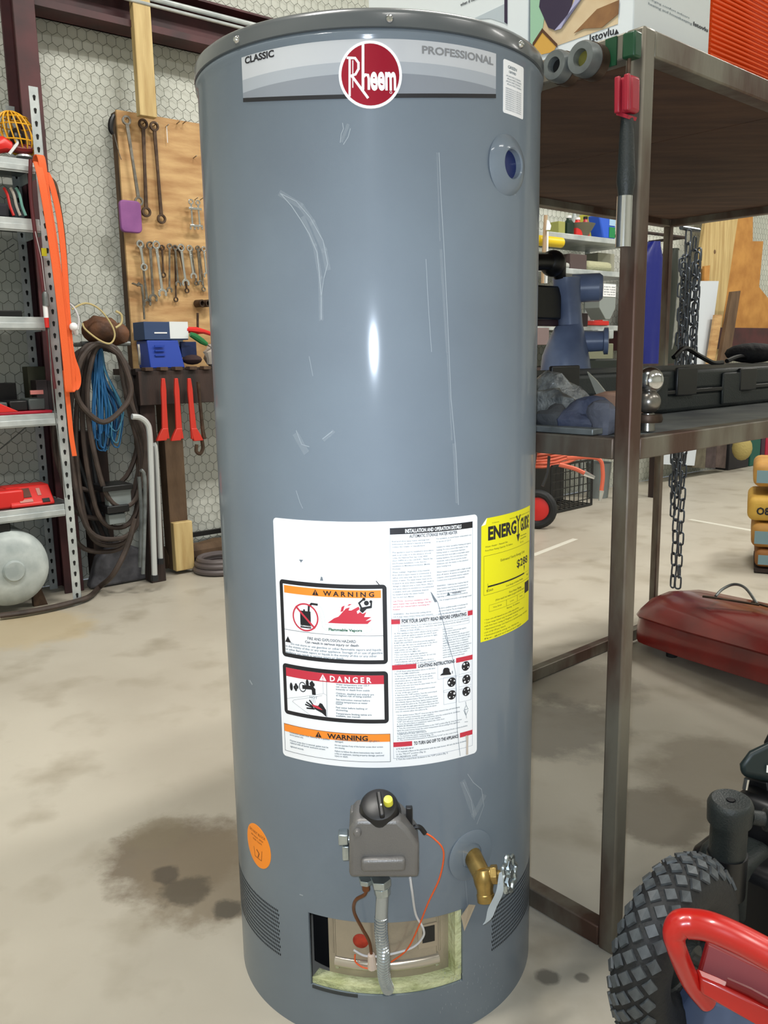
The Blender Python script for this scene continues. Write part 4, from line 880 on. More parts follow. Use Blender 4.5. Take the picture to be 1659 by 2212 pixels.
# things on the bench
bx = lambda n, lb, cat, px0, py0, px1, py1, o, dep, m, g=None, bev=.003: tag(wbox(MB(), px0, py0, px1, py1, o, dep).build(n, m, bevel=bev), lb, cat, g)
s0, z0, s1, z1 = wrect(319, 735, 394, 785, .25)
t = thing('drawer_bin', 'blue plastic parts drawer on the bench under a blue carton', 'bin', WW((s0+s1)/2, .18, bz0))
mb = MB(); mb.prism([WW(s0, .27, bz0+.001), WW(s1, .27, bz0+.001), WW(s1-.02, .25, z1), WW(s0, .25, z1)], -WN, .13); mb.build('bin_body', M_navyp, t, bevel=.004)
for k_ in range(3): mb = MB(); wbs(mb, s0+.03, s0+.08, .262, .268, z0+.035+k_*.022, z0+.042+k_*.022); mb.build('rib', M_navyp, t)
zb3 = z1+.002; s0, z0, s1, z1 = wrect(311, 690, 362, 728, .25); sx = wq(405, 700, .25)[0]
t = thing('carton', 'blue and white small carton lying on top of the blue drawer', 'carton', WW((s0+s1)/2, .18, zb3))
Rz = Matrix.Rotation(math.radians(10), 3, 'Z'); 
mb = MB(); wbs(mb, s0, sx, .12, .25, zb3, zb3+.085); mb.build('carton_body', mat('carton_blue', (44, 66, 104), .6), t, bevel=.002)
mb = MB(); wbs(mb, s1+.01, sx+.001, .125, .2515, zb3+.006, zb3+.0862); mb.build('side_label', M_box, t)
mb = MB(); wbs(mb, s0+.05, s1-.005, .2505, .252, zb3+.03, zb3+.036); mb.build('print_line', M_white, t)
bx('parts_box', 'small white box wedged under the carton on the bench', 'box', 372, 728, 396, 748, .2, .05, M_box)
bx('parts_bin', 'dark blue low bin right of the blue drawer on the bench', 'bin', 392, 738, 425, 772, .22, .08, mat('bin_dkblue', (28, 46, 92), .5))
t = thing('screwdriver', 'green handled screwdriver lying across the bench clutter', 'screwdriver', wp(432, 732, .27))
MB().tube(wpath([(411, 722, .27), (420, 726, .27), (436, 737, .27), (447, 744, .27)]), [.012, .016, .016, .010], 10).build('handle', mat('green_handle', (24, 112, 60), .4), t)
MB().cyl(wp(447, 744, .27), wp(468, 758, .26), .004, n=6).build('blade', M_steel, t)
mb = MB(); mb.tube(wpath([(402, 712, .24), (425, 714, .24), (440, 716, .24), (458, 722, .24)]), [.014, .018, .012, .010], 9); tag(mb.build('cutter', M_redp), 'red metal hand cutter lying behind the green screwdriver', 'cutter')
mb = MB(); mb.cyl(wp(427, 676, .2), wp(427, 722, .2), .006, n=8); tag(mb.build('file', M_rusty), 'brown file standing upright behind the red cutter', 'file')
mb = MB(); mb.sph(wp(462, 768, .24), (.05, .04, .055), 10, 7)
rj = random.Random(2)
mb.v = [v+V3((rj.uniform(-.01, .01), rj.uniform(-.01, .01), rj.uniform(-.01, .01))) for v in mb.v]
tag(mb.build('plastic_bag', mat('clear_film', (186, 178, 168), .2), smooth=20), 'crumpled clear plastic bag of parts on the bench by the tank', 'bag')
mb = MB(); mb.sph(wp(415, 777, .24), (.05, .04, .025), 10, 6); tag(mb.build('rag', mat('dark_rag', (52, 36, 38), .9)), 'dark crumpled rag on the bench in front of the low bin', 'rag')
mb = MB(); mb.ribbon(wpath([(299, 744, .22), (301, 765, .24), (302, 788, .24)]), .010, .004, WD); tag(mb.build('screwdriver', M_steel), 'slim blue-tipped screwdriver standing left of the blue drawer', 'screwdriver')
# ------------------------------------------------------------------ step ladder
lad = thing('step_ladder', 'folded white step ladder leaning between hoses and bench', 'ladder', gz(300, 1240))
MB().tube(smooth_path([wp(285, 900, .42), wp(302, 902, .42), wp(317, 914, .42), wp(323, 935, .42), wp(326, 1000, .42), wp(334, 1248, .46)], 5), .0135, 9).build('rail', M_lsteel, lad)
MB().tube(smooth_path([wp(331, 962, .36), wp(337, 985, .36), wp(347, 1210, .32)], 4), .012, 9).build('rail', M_lsteel, lad)
MB().tube(smooth_path([wp(304, 1015, .44), wp(312, 1030, .44), wp(313, 1100, .44), wp(309, 1240, .46)], 4), .009, 8).build('brace_rail', M_galvd, lad)
MB().tube(smooth_path([wp(300, 1030, .40), wp(305, 1100, .40), wp(302, 1225, .40)], 4), .009, 8).build('brace_rail', M_galvd, lad)
for x, y, o in ((334, 1249, .46), (346, 1213, .32)): MB().cyl(wp(x, y-7, o), wp(x, y+5, o), .018, n=10).build('foot', M_rubber, lad)
for i_, (x0, y0, x1, y1) in enumerate(((222, 1048, 288, 1060), (232, 1092, 280, 1108))):
    wbox(MB(), x0, y0, x1, y1, .40, .16).build('step', M_blackp, lad, bevel=.004)
bx('parts_tray', 'pale grey tray standing on the ladder step with a yellow edge', 'tray', 234, 1058, 284, 1092, .38, .05, mat('tray_grey', (120, 128, 128), .5))
bx('parts_tray', 'smaller pale grey tray below the ladder step', 'tray', 236, 1110, 272, 1132, .38, .05, mat('tray_grey', (120, 128, 128), .5))
# ------------------------------------------------------------------ hoses and cords on the wall
def coil(name, lb, cat, m, r, loops, o, group=None):
    t = None; mb = MB(); rc = random.Random(len(loops)*7+int(r*1e4))
    for lp in loops:
        P = smooth_path([wp(x, y, (o if not isinstance(o, tuple) else rc.uniform(*o))) for x, y in lp[0]], 5, closed=lp[1])
        mb.tube(P, r, 7, closed=lp[1])
    return tag(mb.build(name, m), lb, cat, group)
hk = wp(208, 742, .30); mb = MB(); mb.cyl(WW(wq(170, 742, .25)[0], .28, hk.z), WW(wq(275, 742, .25)[0], .28, hk.z), .011, n=8)
mb.cyl(WW(wq(200, 742, .25)[0], .02, hk.z), WW(wq(200, 742, .25)[0], .28, hk.z), .011, n=8); tag(mb.build('hanger_pipe', M_galvd), 'grey pipe rail on the wall carrying the hose coils', 'pipe rail')
def loop(cx, top, bot, w, sk=0, sh=0): return [(cx, top), (cx+w*.35, top+18), (cx+w*.55, top+(bot-top)*.3), (cx+w*.6+sk, top+(bot-top)*.6), (cx+w*.42+sk, bot-30), (cx+sh+sk, bot), (cx-w*.42+sk, bot-30), (cx-w*.55+sk*.5, top+(bot-top)*.6), (cx-w*.45, top+(bot-top)*.3), (cx-w*.28, top+18)]
tag(MB().tube(smooth_path(wpath(loop(215, 742, 912, 100, 8), .40), 5, True), .0125, 8, True).build('air_hose', M_hose), 'brown hose loop hanging short and in front of the blue cord', 'hose', 'hoses on the wall hook')
for i_, (cx, tp, bt, w, sk, o, lb) in enumerate(((212, 744, 1165, 130, 28, .36, 'outer long brown hose loop reaching almost to the floor'), (216, 746, 1178, 110, 22, .33, 'second long brown hose loop just inside the outer one'), (210, 748, 1192, 140, 10, .30, 'lowest dark hose loop behind the shelf post'), (222, 747, 1140, 96, 30, .345, 'inner long brown hose loop beside the ladder'), (208, 750, 1120, 150, 6, .27, 'rear dark hose loop swinging widest to the left'), (226, 745, 1095, 84, 38, .375, 'front brown hose loop closest to the ladder rail'), (205, 752, 1060, 160, 0, .24, 'dark hose loop behind the orange strap'))):
    tag(MB().tube(smooth_path(wpath(loop(cx, tp, bt, w, sk), o), 5, True), .0115, 8, True).build('air_hose', M_hose), lb, 'hose', 'hoses on the wall hook')
t = thing('cord_bundle', 'bundle of blue cords hanging inside the brown hose loops', 'cord', wp(222, 860, .34))
rb_ = random.Random(11)
for i in range(34):
    x0 = 212+rb_.uniform(-8, 8); xb = 226+rb_.uniform(-24, 26); bt = 945+rb_.uniform(-25, 30); w = rb_.uniform(4, 34)
    MB().tube(smooth_path(wpath([(x0, 752), (x0+w*.3, 800), (xb+w*.5, 880), (xb+w*.3, bt-12), (xb, bt), (xb-w*.4, bt-15), (xb-w*.5, 880), (x0-w*.3, 800)], .30+.008*(i % 6)), 4, True), .0036, 5, True).build('cord', M_bluecord if i % 2 else mat('cord_dark', (18, 44, 78), .5) if i % 4 else mat('cord_pale', (70, 130, 160), .5), t)
for i_, (pp, r, m_, lb) in enumerate(((((155, 668), (185, 655), (215, 668), (240, 700), (248, 725), (238, 742), (215, 735), (185, 712), (178, 698)), .004, mat('cream_cord', (188, 172, 122), .5), 'cream coloured cord looped over the brown tool bag'), (((150, 655), (162, 668), (170, 690), (168, 712)), .005, M_wire_w, 'short grey cord arching beside the orange strap'), (((250, 672), (262, 680), (262, 698), (250, 708)), .005, mat('cream_cord', (188, 172, 122), .5), 'small cream cord hook right of the tool bag'))):
    tag(MB().tube(smooth_path(wpath(pp, .42), 5), r, 6).build('cord', m_), lb, 'cord')
mb = MB(); mb.sph(wp(216, 712, .33), (.085, .05, .06), 14, 9); mb.sph(wp(252, 722, .30), (.06, .04, .05), 12, 7)
mb.v = [v+V3((0, 0, .006*math.sin(v.x*90+v.z*60))) for v in mb.v]
tag(mb.build('tool_bag', mat('brown_leather', (104, 66, 40), .65, c2=(60, 38, 26), scale=14, bump=.3)), 'worn brown leather tool bag on the pipe rail above the hoses', 'bag')
mb = MB(); mb.sph(wp(159, 706, .47), .018, 12, 8); mb.cyl(wp(159, 706, .47), wp(164, 720, .44), .011, n=10); tag(mb.build('lamp_bulb', mat('bulb_white', (240, 242, 244), .3)), 'small round white bulb beside the orange strap', 'bulb')
mb = MB(); mb.tube(smooth_path([gz(0, 1330, .02), gz(60, 1322, .02), gz(130, 1308, .02), gz(190, 1290, .02), gz(215, 1268, .02), wp(245, 1240, .42), wp(275, 1180, .42), wp(292, 1120, .42)], 6), .0125, 8); tag(mb.build('floor_hose', M_hose), 'brown hose running across the floor in front of the shelf rack', 'hose')
mb = MB()
for k_, (r_, z_) in enumerate(((.13, .018), (.105, .02), (.12, .045), (.11, .065))):
    c_ = gz(478, 1232); mb.tube([c_+V3((r_*math.cos(a*PI/14)*1.0, r_*math.sin(a*PI/14), z_)) for a in range(28)], .016, 8, True)
tag(mb.build('hose_coil', M_hosegrey), 'coil of grey hose on the floor at the left side of the tank', 'hose')
mb = MB(); c_ = gz(270, 1262); mb.prism([c_+WD*-.17+V3((0, 0, .005)), c_+WD*.17+V3((0, 0, .005)), c_+WD*.14+V3((0, 0, .14)), c_+WD*-.02+V3((0, 0, .22)), c_+WD*-.12+V3((0, 0, .15))], -WN, .07)
tag(mb.build('floor_bag', mat('grey_tarp', (92, 92, 98), .7, c2=(66, 66, 72), scale=20, bump=.3), bevel=.015, seg=3), 'grey striped fabric bag slumped on the floor by the ladder feet', 'bag')
mb = MB(); wbs(mb, wq(195, 1200, .1)[0], wq(240, 1200, .1)[0], .06, .16, .02, .75); tag(mb.build('scrap_panel', M_darkwood, bevel=.002), 'dark upright scrap board behind the long hoses', 'board')
mb = MB()
for a, b in (((152, 985), (215, 1160)), ((166, 985), (240, 1175)), ((196, 960), (230, 1150))): mb.tube(smooth_path(wpath([a, ((a[0]+b[0])/2-4, (a[1]+b[1])/2), b], .24), 4), .010, 7)
tag(mb.build('black_hoses', M_rubber), 'black hoses hanging behind the brown loops', 'hose', kind='stuff')
# ------------------------------------------------------------------ shelf rack
RO = .40; rs, _ = wq(160, 1100, RO)
_, rtop = wq(78, 188, RO); rback = .03
rack = thing('shelf_rack', 'grey slotted steel shelf rack at the left edge with five shelves', 'shelf rack', WW(rs-.6, .2, 0))
def post(s, o, zt, face=1):
    m1 = M_galv
    mb = MB(); wbs(mb, s-.002, s, o-.038, o, 0, zt); wbs(mb, s-.038, s, o-.002, o, 0, zt); ps = mb.build('post', m1, rack)
    mb = MB()
    for k_ in range(int(zt/.05)):
        z = .04+k_*.05
        P = [(0, .010), (.006, .006), (.005, -.002), (.003, -.012), (-.003, -.012), (-.005, -.002), (-.006, .006)]
        mb.prism([WW(s-.019+a, o+.0003, z+b) for a, b in P], WN, .0008)
    h_ = mb.build('slots', M_hole, ps, smooth=0); h_['kind'] = 'stuff'
post(rs, RO, rtop); post(rs, rback+.04, rtop); post(rs-1.2, RO, rtop); post(rs-1.2, rback+.04, rtop)
LEV = []
for (x, y) in ((68, 346), (72, 474), (100, 686), (133, 892), (150, 1088)):
    _, z = wq(x, y, RO); LEV.append(z)
    mb = MB(); wbs(mb, rs-1.2, rs-.003, rback, RO-.004, z-.006, z); mb.build('shelf', M_galvd, rack)
    mb = MB(); wbs(mb, rs-1.2, rs-.040, RO-.006, RO-.001, z-.052, z+.002); wbs(mb, rs-1.2, rs-.04, RO-.001, RO+.004, z-.045, z-.022); mb.build('beam', M_galv, rack, bevel=.0015)
    mb = MB(); wbs(mb, rs-.007, rs-.003, rback+.04, RO-.04, z-.05, z+.002); mb.build('beam', M_galv, rack)
for z0_, z1_ in ((LEV[2]+.05, LEV[1]-.06), (LEV[4]+.04, LEV[3]-.06)):
    MB().bar(WW(rs-.45, rback+.02, z0_), WW(rs-.05, rback+.02, z1_), .012, .003).build('brace', M_galvd, rack)
L1, L2, L3, L4, L5 = LEV
def sbx(n, lb, cat, px0, px1, z, h, o, dep, m, g=None, bev=.003):
    ym = 700; s0 = wq(px0, ym, o)[0]; s1 = wq(px1, ym, o)[0]; mb = MB(); wbs(mb, s0, s1, o-dep, o, z+.001, z+h); return tag(mb.build(n, m, bevel=bev), lb, cat, g)
# top shelf: cage lamp, red tool
c_ = wp(36, 290, .34); t = thing('cage_lamp', 'yellow wire cage work lamp on the top shelf of the rack', 'work lamp', c_)
for k_ in range(9):
    a = PI*k_/9; ax = WD*math.cos(a)+WN*math.sin(a)*.9
    MB().tube([c_+ax*.075*math.sin(q*PI/12)+V3((0, 0, .085*math.cos(q*PI/12)+.0)) + WD*(.02*math.cos(q*PI/12)*-1) for q in range(-12, 12)], .003, 5, True).build('cage_wire', mat('lamp_yellow', (226, 168, 30), .45), t)
for z_, r_ in ((.03, .068), (-.03, .070), (.062, .048)): MB().tube([c_+WD*r_*math.cos(q*PI/10)+WN*r_*.9*math.sin(q*PI/10)+V3((0, 0, z_)) for q in range(20)], .003, 5, True).build('cage_ring', mat('lamp_yellow', (226, 168, 30), .45), t)
MB().sph(c_+V3((0, 0, -.02)), (.035, .035, .045), 12, 8).build('reflector', M_blackp, t)
MB().cyl(c_-WD*.09+V3((0, 0, .05)), c_-WD*.16+V3((0, 0, .06)), .022, .016, 12).build('lamp_handle', mat('lamp_yellow', (226, 168, 30), .45), t)
t = thing('power_tool', 'red and dark power tool with a white cord on the top shelf', 'power tool', wp(30, 330, .37))
mb = MB(); mb.tube(wpath([(-20, 318, .37), (8, 312, .37), (24, 318, .37)]), [.03, .032, .022], 10); mb.build('housing', M_redp, t, bevel=.003)
MB().tube(wpath([(20, 318, .37), (45, 322, .37), (68, 323, .37)]), [.016, .02, .017], 10).build('grip', mat('dark_red', (110, 26, 26), .5), t)
MB().tube(smooth_path(wpath([(32, 300, .39), (38, 308, .39), (30, 320, .39), (20, 333, .39)]), 4), .006, 6).build('cord', M_box, t)
MB().lathe([(.001, 0), (.03, .002), (.032, -.006), (.001, -.008)], wp(52, 337, .36), (0, 0, 1), 16).build('disc', M_galv, t)
sbx('tool_case', 'dark tool case at the far left on the top shelf', 'case', -60, 2, L1, .09, .34, .2, M_blackp)
# second shelf
for i_, (x, m_, lb) in enumerate(((22, mat('cream', (206, 200, 190), .5), 'white'), (34, mat('mint', (130, 190, 178), .5), 'mint green'), (8, M_redp, 'red'))):
    tag(MB().tube(smooth_path([wp(x, 405, .33), wp(x+8, 420, .33), wp(x+14, 445, .34), wp(x+22, 466, .35)], 4), .006, 6).build('cord', m_), lb+' cord drooping between the top two shelves', 'cord', 'cords on the second shelf')
sbx('tool_case', 'black tool case on the second shelf behind hanging cords', 'case', -40, 8, L2, .10, .33, .18, M_blackp)
sbx('jar', 'small dark jar on the second shelf near the post', 'jar', 48, 62, L2, .05, .34, .05, mat('bluegreen', (42, 58, 66), .4))
sbx('tool_bag', 'dark cloth bundle on the second shelf', 'bag', 8, 44, L2, .065, .35, .14, mat('dark_cloth', (40, 40, 46), .9), bev=.015)
# third shelf: dark things
sbx('tool_box', 'flat black tray lying on the third shelf of the rack', 'tray', -60, 50, L3, .03, .36, .3, M_blackp)
sbx('paint_can', 'dark can at the left edge of the third shelf', 'can', -30, 4, L3, .12, .3, .12, mat('can_brown', (60, 50, 44), .5), bev=.02)
mb = MB(); p = wp(103, 628, .46); mb.lathe([(.001, 0), (.014, 0), (.017, -.01), (.017, -.07), (.001, -.072)], p, (0, 0, 1), 14)
t = thing('grease_tube', 'small white and red tube hanging on a string by the front post', 'tube', wp(100, 660, .44))
MB().lathe([(.0001, .02), (.008, .018), (.013, .008), (.014, -.04), (.0001, -.042)], wp(98, 640, .44), (0, 0, 1), 12).build('cap', M_galvd, t)
MB().lathe([(.0001, .03), (.010, .03), (.010, -.02), (.0001, -.022)], wp(99, 676, .44), (0, 0, 1), 12).build('tube_body', M_white, t)
MB().lathe([(.0001, .02), (.010, .02), (.009, -.02), (.0001, -.022)], wp(101, 697, .44), (0, 0, 1), 12).build('tube_end', M_redp, t)
MB().tube(wpath([(76, 500, .44), (90, 560, .44), (98, 628, .44)]), .0015, 5).build('string', M_wire_w, t)
tag(MB().tube(smooth_path(wpath([(104, 705, .44), (108, 760, .44), (114, 850, .44), (130, 980, .44), (142, 1075, .44)]), 4), .003, 6).build('cord', M_galvd), 'thin grey cable hanging down the inside of the front post', 'cord')
tag(MB().tube(smooth_path(wpath([(66, 345, .43), (66, 420, .43), (78, 520, .43), (95, 640, .43), (105, 740, .43), (118, 840, .43)]), 4), .008, 7).build('cord', mat('maroon_cord', (92, 34, 40), .6)), 'maroon strap cord hanging inside the orange strap', 'cord')
bx('tag_card', 'yellow and black tag on the front post beside the strap', 'tag', 90, 536, 101, 553, .435, .003, mat('tag_yellow', (214, 206, 40), .5), bev=0)
# battery chargers and trays on shelf four
t = thing('battery_tray', 'red tray with dark batteries on the fourth shelf', 'tray', WW(rs-.35, .3, L4))
s0 = wq(-60, 870, .38)[0]; s1 = wq(112, 870, .38)[0]
mb = MB(); wbs(mb, s0, s1, .14, .38, L4+.001, L4+.014); mb.build('tray_base', mat('tray_crimson', (172, 26, 50), .4), t, bevel=.003)
mb = MB(); mb.prism([WW(s0, .381, L4+.014), WW(s0+.18, .381, L4+.014), WW(s0+.10, .381, L4+.055), WW(s0, .381, L4+.06)], -WN, .02); mb.build('tray_side', M_redp, t, bevel=.002)
for i_, (a, b, h, m_) in enumerate(((20, 60, .045, M_blackp), (62, 98, .05, mat('battery_grey', (72, 80, 80), .5)), (-40, 16, .04, mat('battery_grey', (72, 80, 80), .5)))):
    s0 = wq(a, 870, .35)[0]; s1 = wq(b, 870, .35)[0]; mb = MB(); wbs(mb, s0, s1, .22, .35, L4+.0145, L4+.0145+h); tag(mb.build('battery', m_, bevel=.006), ('black battery pack left in the red tray', 'grey battery pack right in the red tray', 'grey battery pack at the left end of the red tray')[i_], 'battery', 'battery packs on the fourth shelf')
sbx('product_box', 'small dark box with pink label at the back of shelf four', 'box', 66, 100, L4+.0, .14, .2, .08, mat('box_dark', (44, 36, 38), .6))
bx('box_label', 'pink label lying on the batteries of shelf four', 'label', 66, 843, 94, 852, .36, .01, mat('pinkish', (196, 120, 116), .5), bev=.001)
sbx('tool_box', 'black tool box at the left of the fourth shelf', 'box', -70, 22, L4, .13, .135, .09, M_blackp)
sbx('parts_carton', 'olive carton at the back of the third gap below shelf three', 'carton', 50, 96, L4+.0, .20, .12, .08, mat('olive_box', (60, 62, 46), .7))
t = thing('battery_charger', 'bright red battery charger on the lowest shelf of the rack', 'battery charger', WW(rs-.2, .3, L5))
s0 = wq(20, 1060, .36)[0]; s1 = wq(121, 1060, .36)[0]; sm = s0+(s1-s0)*.72
mb = MB(); mb.prism([WW(s0, .37, L5+.002), WW(s0, .37, L5+.015), WW(s0+.0, .30, L5+.085), WW(s0, .20, L5+.085), WW(s0, .20, L5+.002)], WD, s1-s0-.012); mb.build('housing', M_redp, t, bevel=.006, seg=3)
fd = (WW(0, .37, .015)-WW(0, .30, .085)).normalized(); fr = Matrix((WD, fd.cross(WD), fd)).transposed()
def face_panel(nm, a, b, c, d_, m, th=.003):
    cc = WW(s0+(s1-s0)*(a+b)/2, .37, L5+.015).lerp(WW(s0+(s1-s0)*(a+b)/2, .30, L5+.085), (c+d_)/2); MB().box(cc, ((s1-s0)*(b-a), th*2, .099*(d_-c)), fr).build(nm, m, t)
face_panel('window', .14, .48, .35, .85, mat('charger_window', (96, 60, 50), .3)); face_panel('label', .20, .48, .08, .24, mat('charger_label', (190, 130, 120), .5)); face_panel('indicator', .62, .70, .4, .8, mat('charger_label', (190, 130, 120), .5)); face_panel('socket', .68, .84, .0, .2, M_blackp)
sbx('charger_side', 'second red charger at the left end of the lowest shelf', 'battery charger', -60, 17, L5, .08, .36, .14, M_redp, bev=.01)
# orange straps over the post
t = thing('ratchet_strap', 'orange webbing strap hanging in long loops over the rack post', 'strap', wp(120, 600, .46))
MB().ribbon(smooth_path([wp(x, y, o) for x, y, o in ((78, 352, .42), (82, 337, .44), (90, 345, .46), (100, 420, .46), (116, 520, .46), (132, 640, .46), (148, 760, .46), (156, 835, .46), (152, 846, .47), (148, 838, .475), (143, 780, .475), (128, 640, .475), (112, 520, .475), (92, 400, .475), (80, 350, .455))], 5), .030, .004, WD).build('webbing', M_ostrap, t)
MB().ribbon(smooth_path([wp(x, y, o) for x, y, o in ((100, 372, .445), (112, 400, .45), (128, 470, .45), (138, 560, .45), (146, 680, .45), (154, 760, .45), (166, 800, .45), (169, 826, .45), (163, 842, .455), (157, 834, .455), (156, 790, .455))], 5), .024, .004, WD).build('webbing', M_ostrap, t)
MB().ribbon(smooth_path([wp(x, y, .44) for x, y in ((84, 350), (96, 372), (118, 395), (127, 440), (138, 520), (146, 640))], 5), .016, .003, WD).build('webbing_edge', M_rusty, t)
MB().ribbon(smooth_path([wp(x, y, .435) for x, y in ((140, 800), (148, 880), (154, 940), (161, 985))], 5), .020, .003, WD).build('webbing', M_ostrap, t)
# compressor tank
c_ = wp(30, 1234, .42); dr = WN
t = thing('air_tank', 'white air compressor tank standing on the floor under the rack', 'air tank', WW(wq(30, 1234, .42)[0], .25, 0))
c_ = WW(wq(28, 1234, .42)[0], .44, .205)
MB().lathe([(.0001, .0), (.07, -.004), (.13, -.02), (.158, -.045), (.168, -.08), (.168, -.36), (.13, -.40), (.0001, -.42)], c_, dr, 40).build('shell', M_tank, t)
MB().lathe([(.0001, .012), (.040, .010), (.046, .002), (.046, -.006)], c_, dr, 28).build('boss', M_tank, t)
for sg in (-1, 1): mb = MB(); q = c_+WD*.10*sg-WN*.12; mb.prism([q+V3((0, 0, -.10)), q+WD*.03*sg+V3((0, 0, -.10)), q+WD*.06*sg+V3((0, 0, -.205)), q+WD*.0*sg+V3((0, 0, -.205))], -WN, .03); mb.build('foot', M_rusty, t)
MB().box(c_+V3((0, 0, .18))-WN*.12-WD*.04, (.12, .12, .05), FW).build('pump_base', M_blackp, t, bevel=.01)
#@@RIGHT
# ------------------------------------------------------------------ steel table
UA, VB, ZT, ZM = 1.668, .92, 1.553, .938
tab = thing('steel_table', 'rusty welded steel frame table with plywood top right of the tank', 'table', TT(UA/2, VB/2, 0))
q = .032
for (u_, v_, w_) in ((0, 0, q), (0, VB, q), (UA, VB, .026), (UA, 0, q)):
    mb = MB(); tbx(mb, u_-w_/2, u_+w_/2, v_-w_/2, v_+w_/2, 0, ZT); mb.build('leg', M_iron, tab, bevel=.004)
def rails(z, h):
    for v_ in (0, VB): mb = MB(); tbx(mb, q/2, UA-q/2, v_-q/2, v_+q/2, z-h, z); mb.build('rail', M_iron, tab, bevel=.003)
    for u_ in (0, UA): mb = MB(); tbx(mb, u_-q/2, u_+q/2, q/2, VB-q/2, z-h, z); mb.build('rail', M_iron, tab, bevel=.003)
rails(ZT-.001, .038); rails(ZM, .036)
mb = MB(); tbx(mb, -q/2, q/2, q/2, VB-q/2, 0.002, .042); mb.build('rail', M_iron, tab, bevel=.003)
mb = MB(); tbx(mb, q/2, UA-q/2, VB-q/2, VB+q/2, 0.002, .042); mb.build('rail', M_iron, tab, bevel=.003)
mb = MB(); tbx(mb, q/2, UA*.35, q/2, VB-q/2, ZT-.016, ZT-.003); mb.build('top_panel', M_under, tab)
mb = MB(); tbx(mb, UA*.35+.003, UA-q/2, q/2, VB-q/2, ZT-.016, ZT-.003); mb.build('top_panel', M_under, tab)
mb = MB(); tbx(mb, q/2, UA-q/2, q/2, VB-q/2, ZM-.008, ZM-.003); mb.build('shelf_sheet', mat('shelf_grey', (128, 132, 130), .5, c2=(92, 96, 100), scale=7), tab)
mb = MB(); tbx(mb, -q/2-.003, -q/2, .03, .05, ZT-.045, ZT-.004); mb.build('paint_spot', mat('green_paint', (16, 66, 40), .4), tab)
# cartons on the table
ca = gz(1370, 62, ZT+.001); cu, cv = (ca-T0).dot(TU), (ca-T0).dot(TV)
cu, cv = .022, .028
def cbox(n, lb, u0, u1, v0, v1, h, mt):
    t = thing(n, lb, 'carton', TT((u0+u1)/2, (v0+v1)/2, ZT)); mb = MB(); tbx(mb, u0, u1, v0, v1, ZT+.001, ZT+h); mb.build('carton_body', mt, t, bevel=.002); return t
v1c = tu(1145, 60, cu)[0]; u1c = tv(1533, 60, cv)[0]
cA = cbox('heater_carton', 'white carton with a colour photo print on the near corner of the table', cu, u1c, cv, v1c-.004, .42, M_box)
cB = cbox('heater_carton', 'second white printed carton on the table behind the top of the tank', cu, u1c, v1c+.004, v1c+.42, .42, M_box)
def tface(name, pts, m, parent, u=None, v=None, th=.0008):   # flat print on a carton face, given by pixels
    if u is not None: P = [TT(u, tu(x, y, u)[0], tu(x, y, u)[1]) for x, y in pts]; MB().prism(P, -TU, th).build(name, m, parent, smooth=0)
    else: P = [TT(tv(x, y, v)[0], v, tv(x, y, v)[1]) for x, y in pts]; MB().prism(P, -TV, th).build(name, m, parent, smooth=0)
pf = cu
tface('photo_print', [(1150, 0), (1150, 118), (1335, 52), (1338, -60), (1150, -60)], M_boxbrown, cA, u=pf)
tface('photo_print', [(1146, -40), (1146, 120), (1165, 112), (1185, -20)], mat('print_green_soft', (150, 190, 160), .6), cA, u=pf-.0009)
tface('photo_print', [(1165, 15), (1185, 60), (1200, 66), (1232, 28), (1245, -40), (1172, -40)], mat('print_navy', (46, 34, 60), .6), cA, u=pf-.0018)
tface('photo_print', [(1198, 66), (1233, 28), (1262, -10), (1285, -40), (1262, -40), (1212, 62)], mat('print_lilac', (170, 168, 200), .6), cA, u=pf-.0027)
tface('photo_print', [(1153, 98), (1172, 66), (1202, 100), (1196, 112), (1170, 118)], mat('print_ochre', (206, 158, 70), .6), cA, u=pf-.0018)
for a, b in (((1152, 98), (1172, 66)), ((1172, 66), (1204, 100))):
    tface('photo_print', [(a[0]-1, a[1]-5), (b[0], b[1]-5), (b[0], b[1]+3), (a[0]-1, a[1]+3)], mat('print_brown', (82, 48, 26), .6), cA, u=pf-.0027)
tface('photo_print', [(1262, 62), (1300, 60), (1336, 30), (1338, 0), (1290, 20), (1240, 72)], mat('print_wood_dark', (150, 108, 66), .6, c2=(110, 74, 44), scale=20), cA, u=pf-.0018)
def ttext(body, p0, x1, cap, m, parent, u=None, v=None, bold=0):
    vs, fs = text_mesh(body, bold, 2); lo = min(q.x for q in vs); hi = max(q.x for q in vs)
    if u is not None:
        a = tu(*p0, u); b = tu(x1, p0[1], u); c = tu(p0[0], p0[1]-cap, u); k1 = (b[0]-a[0])/(hi-lo); k2 = abs(c[1]-a[1])/.73
        P = [TT(u-.0009, a[0]+(q.x-lo)*k1, a[1]+q.y*k2) for q in vs]
    else:
        a = tv(*p0, v); b = tv(x1, p0[1], v); c = tv(p0[0], p0[1]-cap, v); k1 = (b[0]-a[0])/(hi-lo); k2 = abs(c[1]-a[1])/.73
        P = [TT(a[0]+(q.x-lo)*k1, v-.0009, a[1]+q.y*k2) for q in vs]
    o = MB().add(P, fs).build('lettering', m, parent, smooth=0); o['kind'] = 'stuff'
ttext('Istovlu', (1274, 92), 1326, 17, M_black, cA, u=pf, bold=.02)
tface('logo_mark', [(1327, 76), (1337, 72), (1332, 63)], M_black, cA, u=pf)
ttext('heating and housekeeping', (1400, 10), 1496, 6, M_grey, cA, v=cv); ttext('Bringing comfort indoors', (1398, -2), 1490, 5, M_grey, cA, v=cv); ttext('Istovlu', (1497, 55), 1529, 9, M_black, cA, v=cv, bold=.03)
ttext('when it matters', (995, 14), 1040, 7, M_black, cB, u=pf, bold=.02)
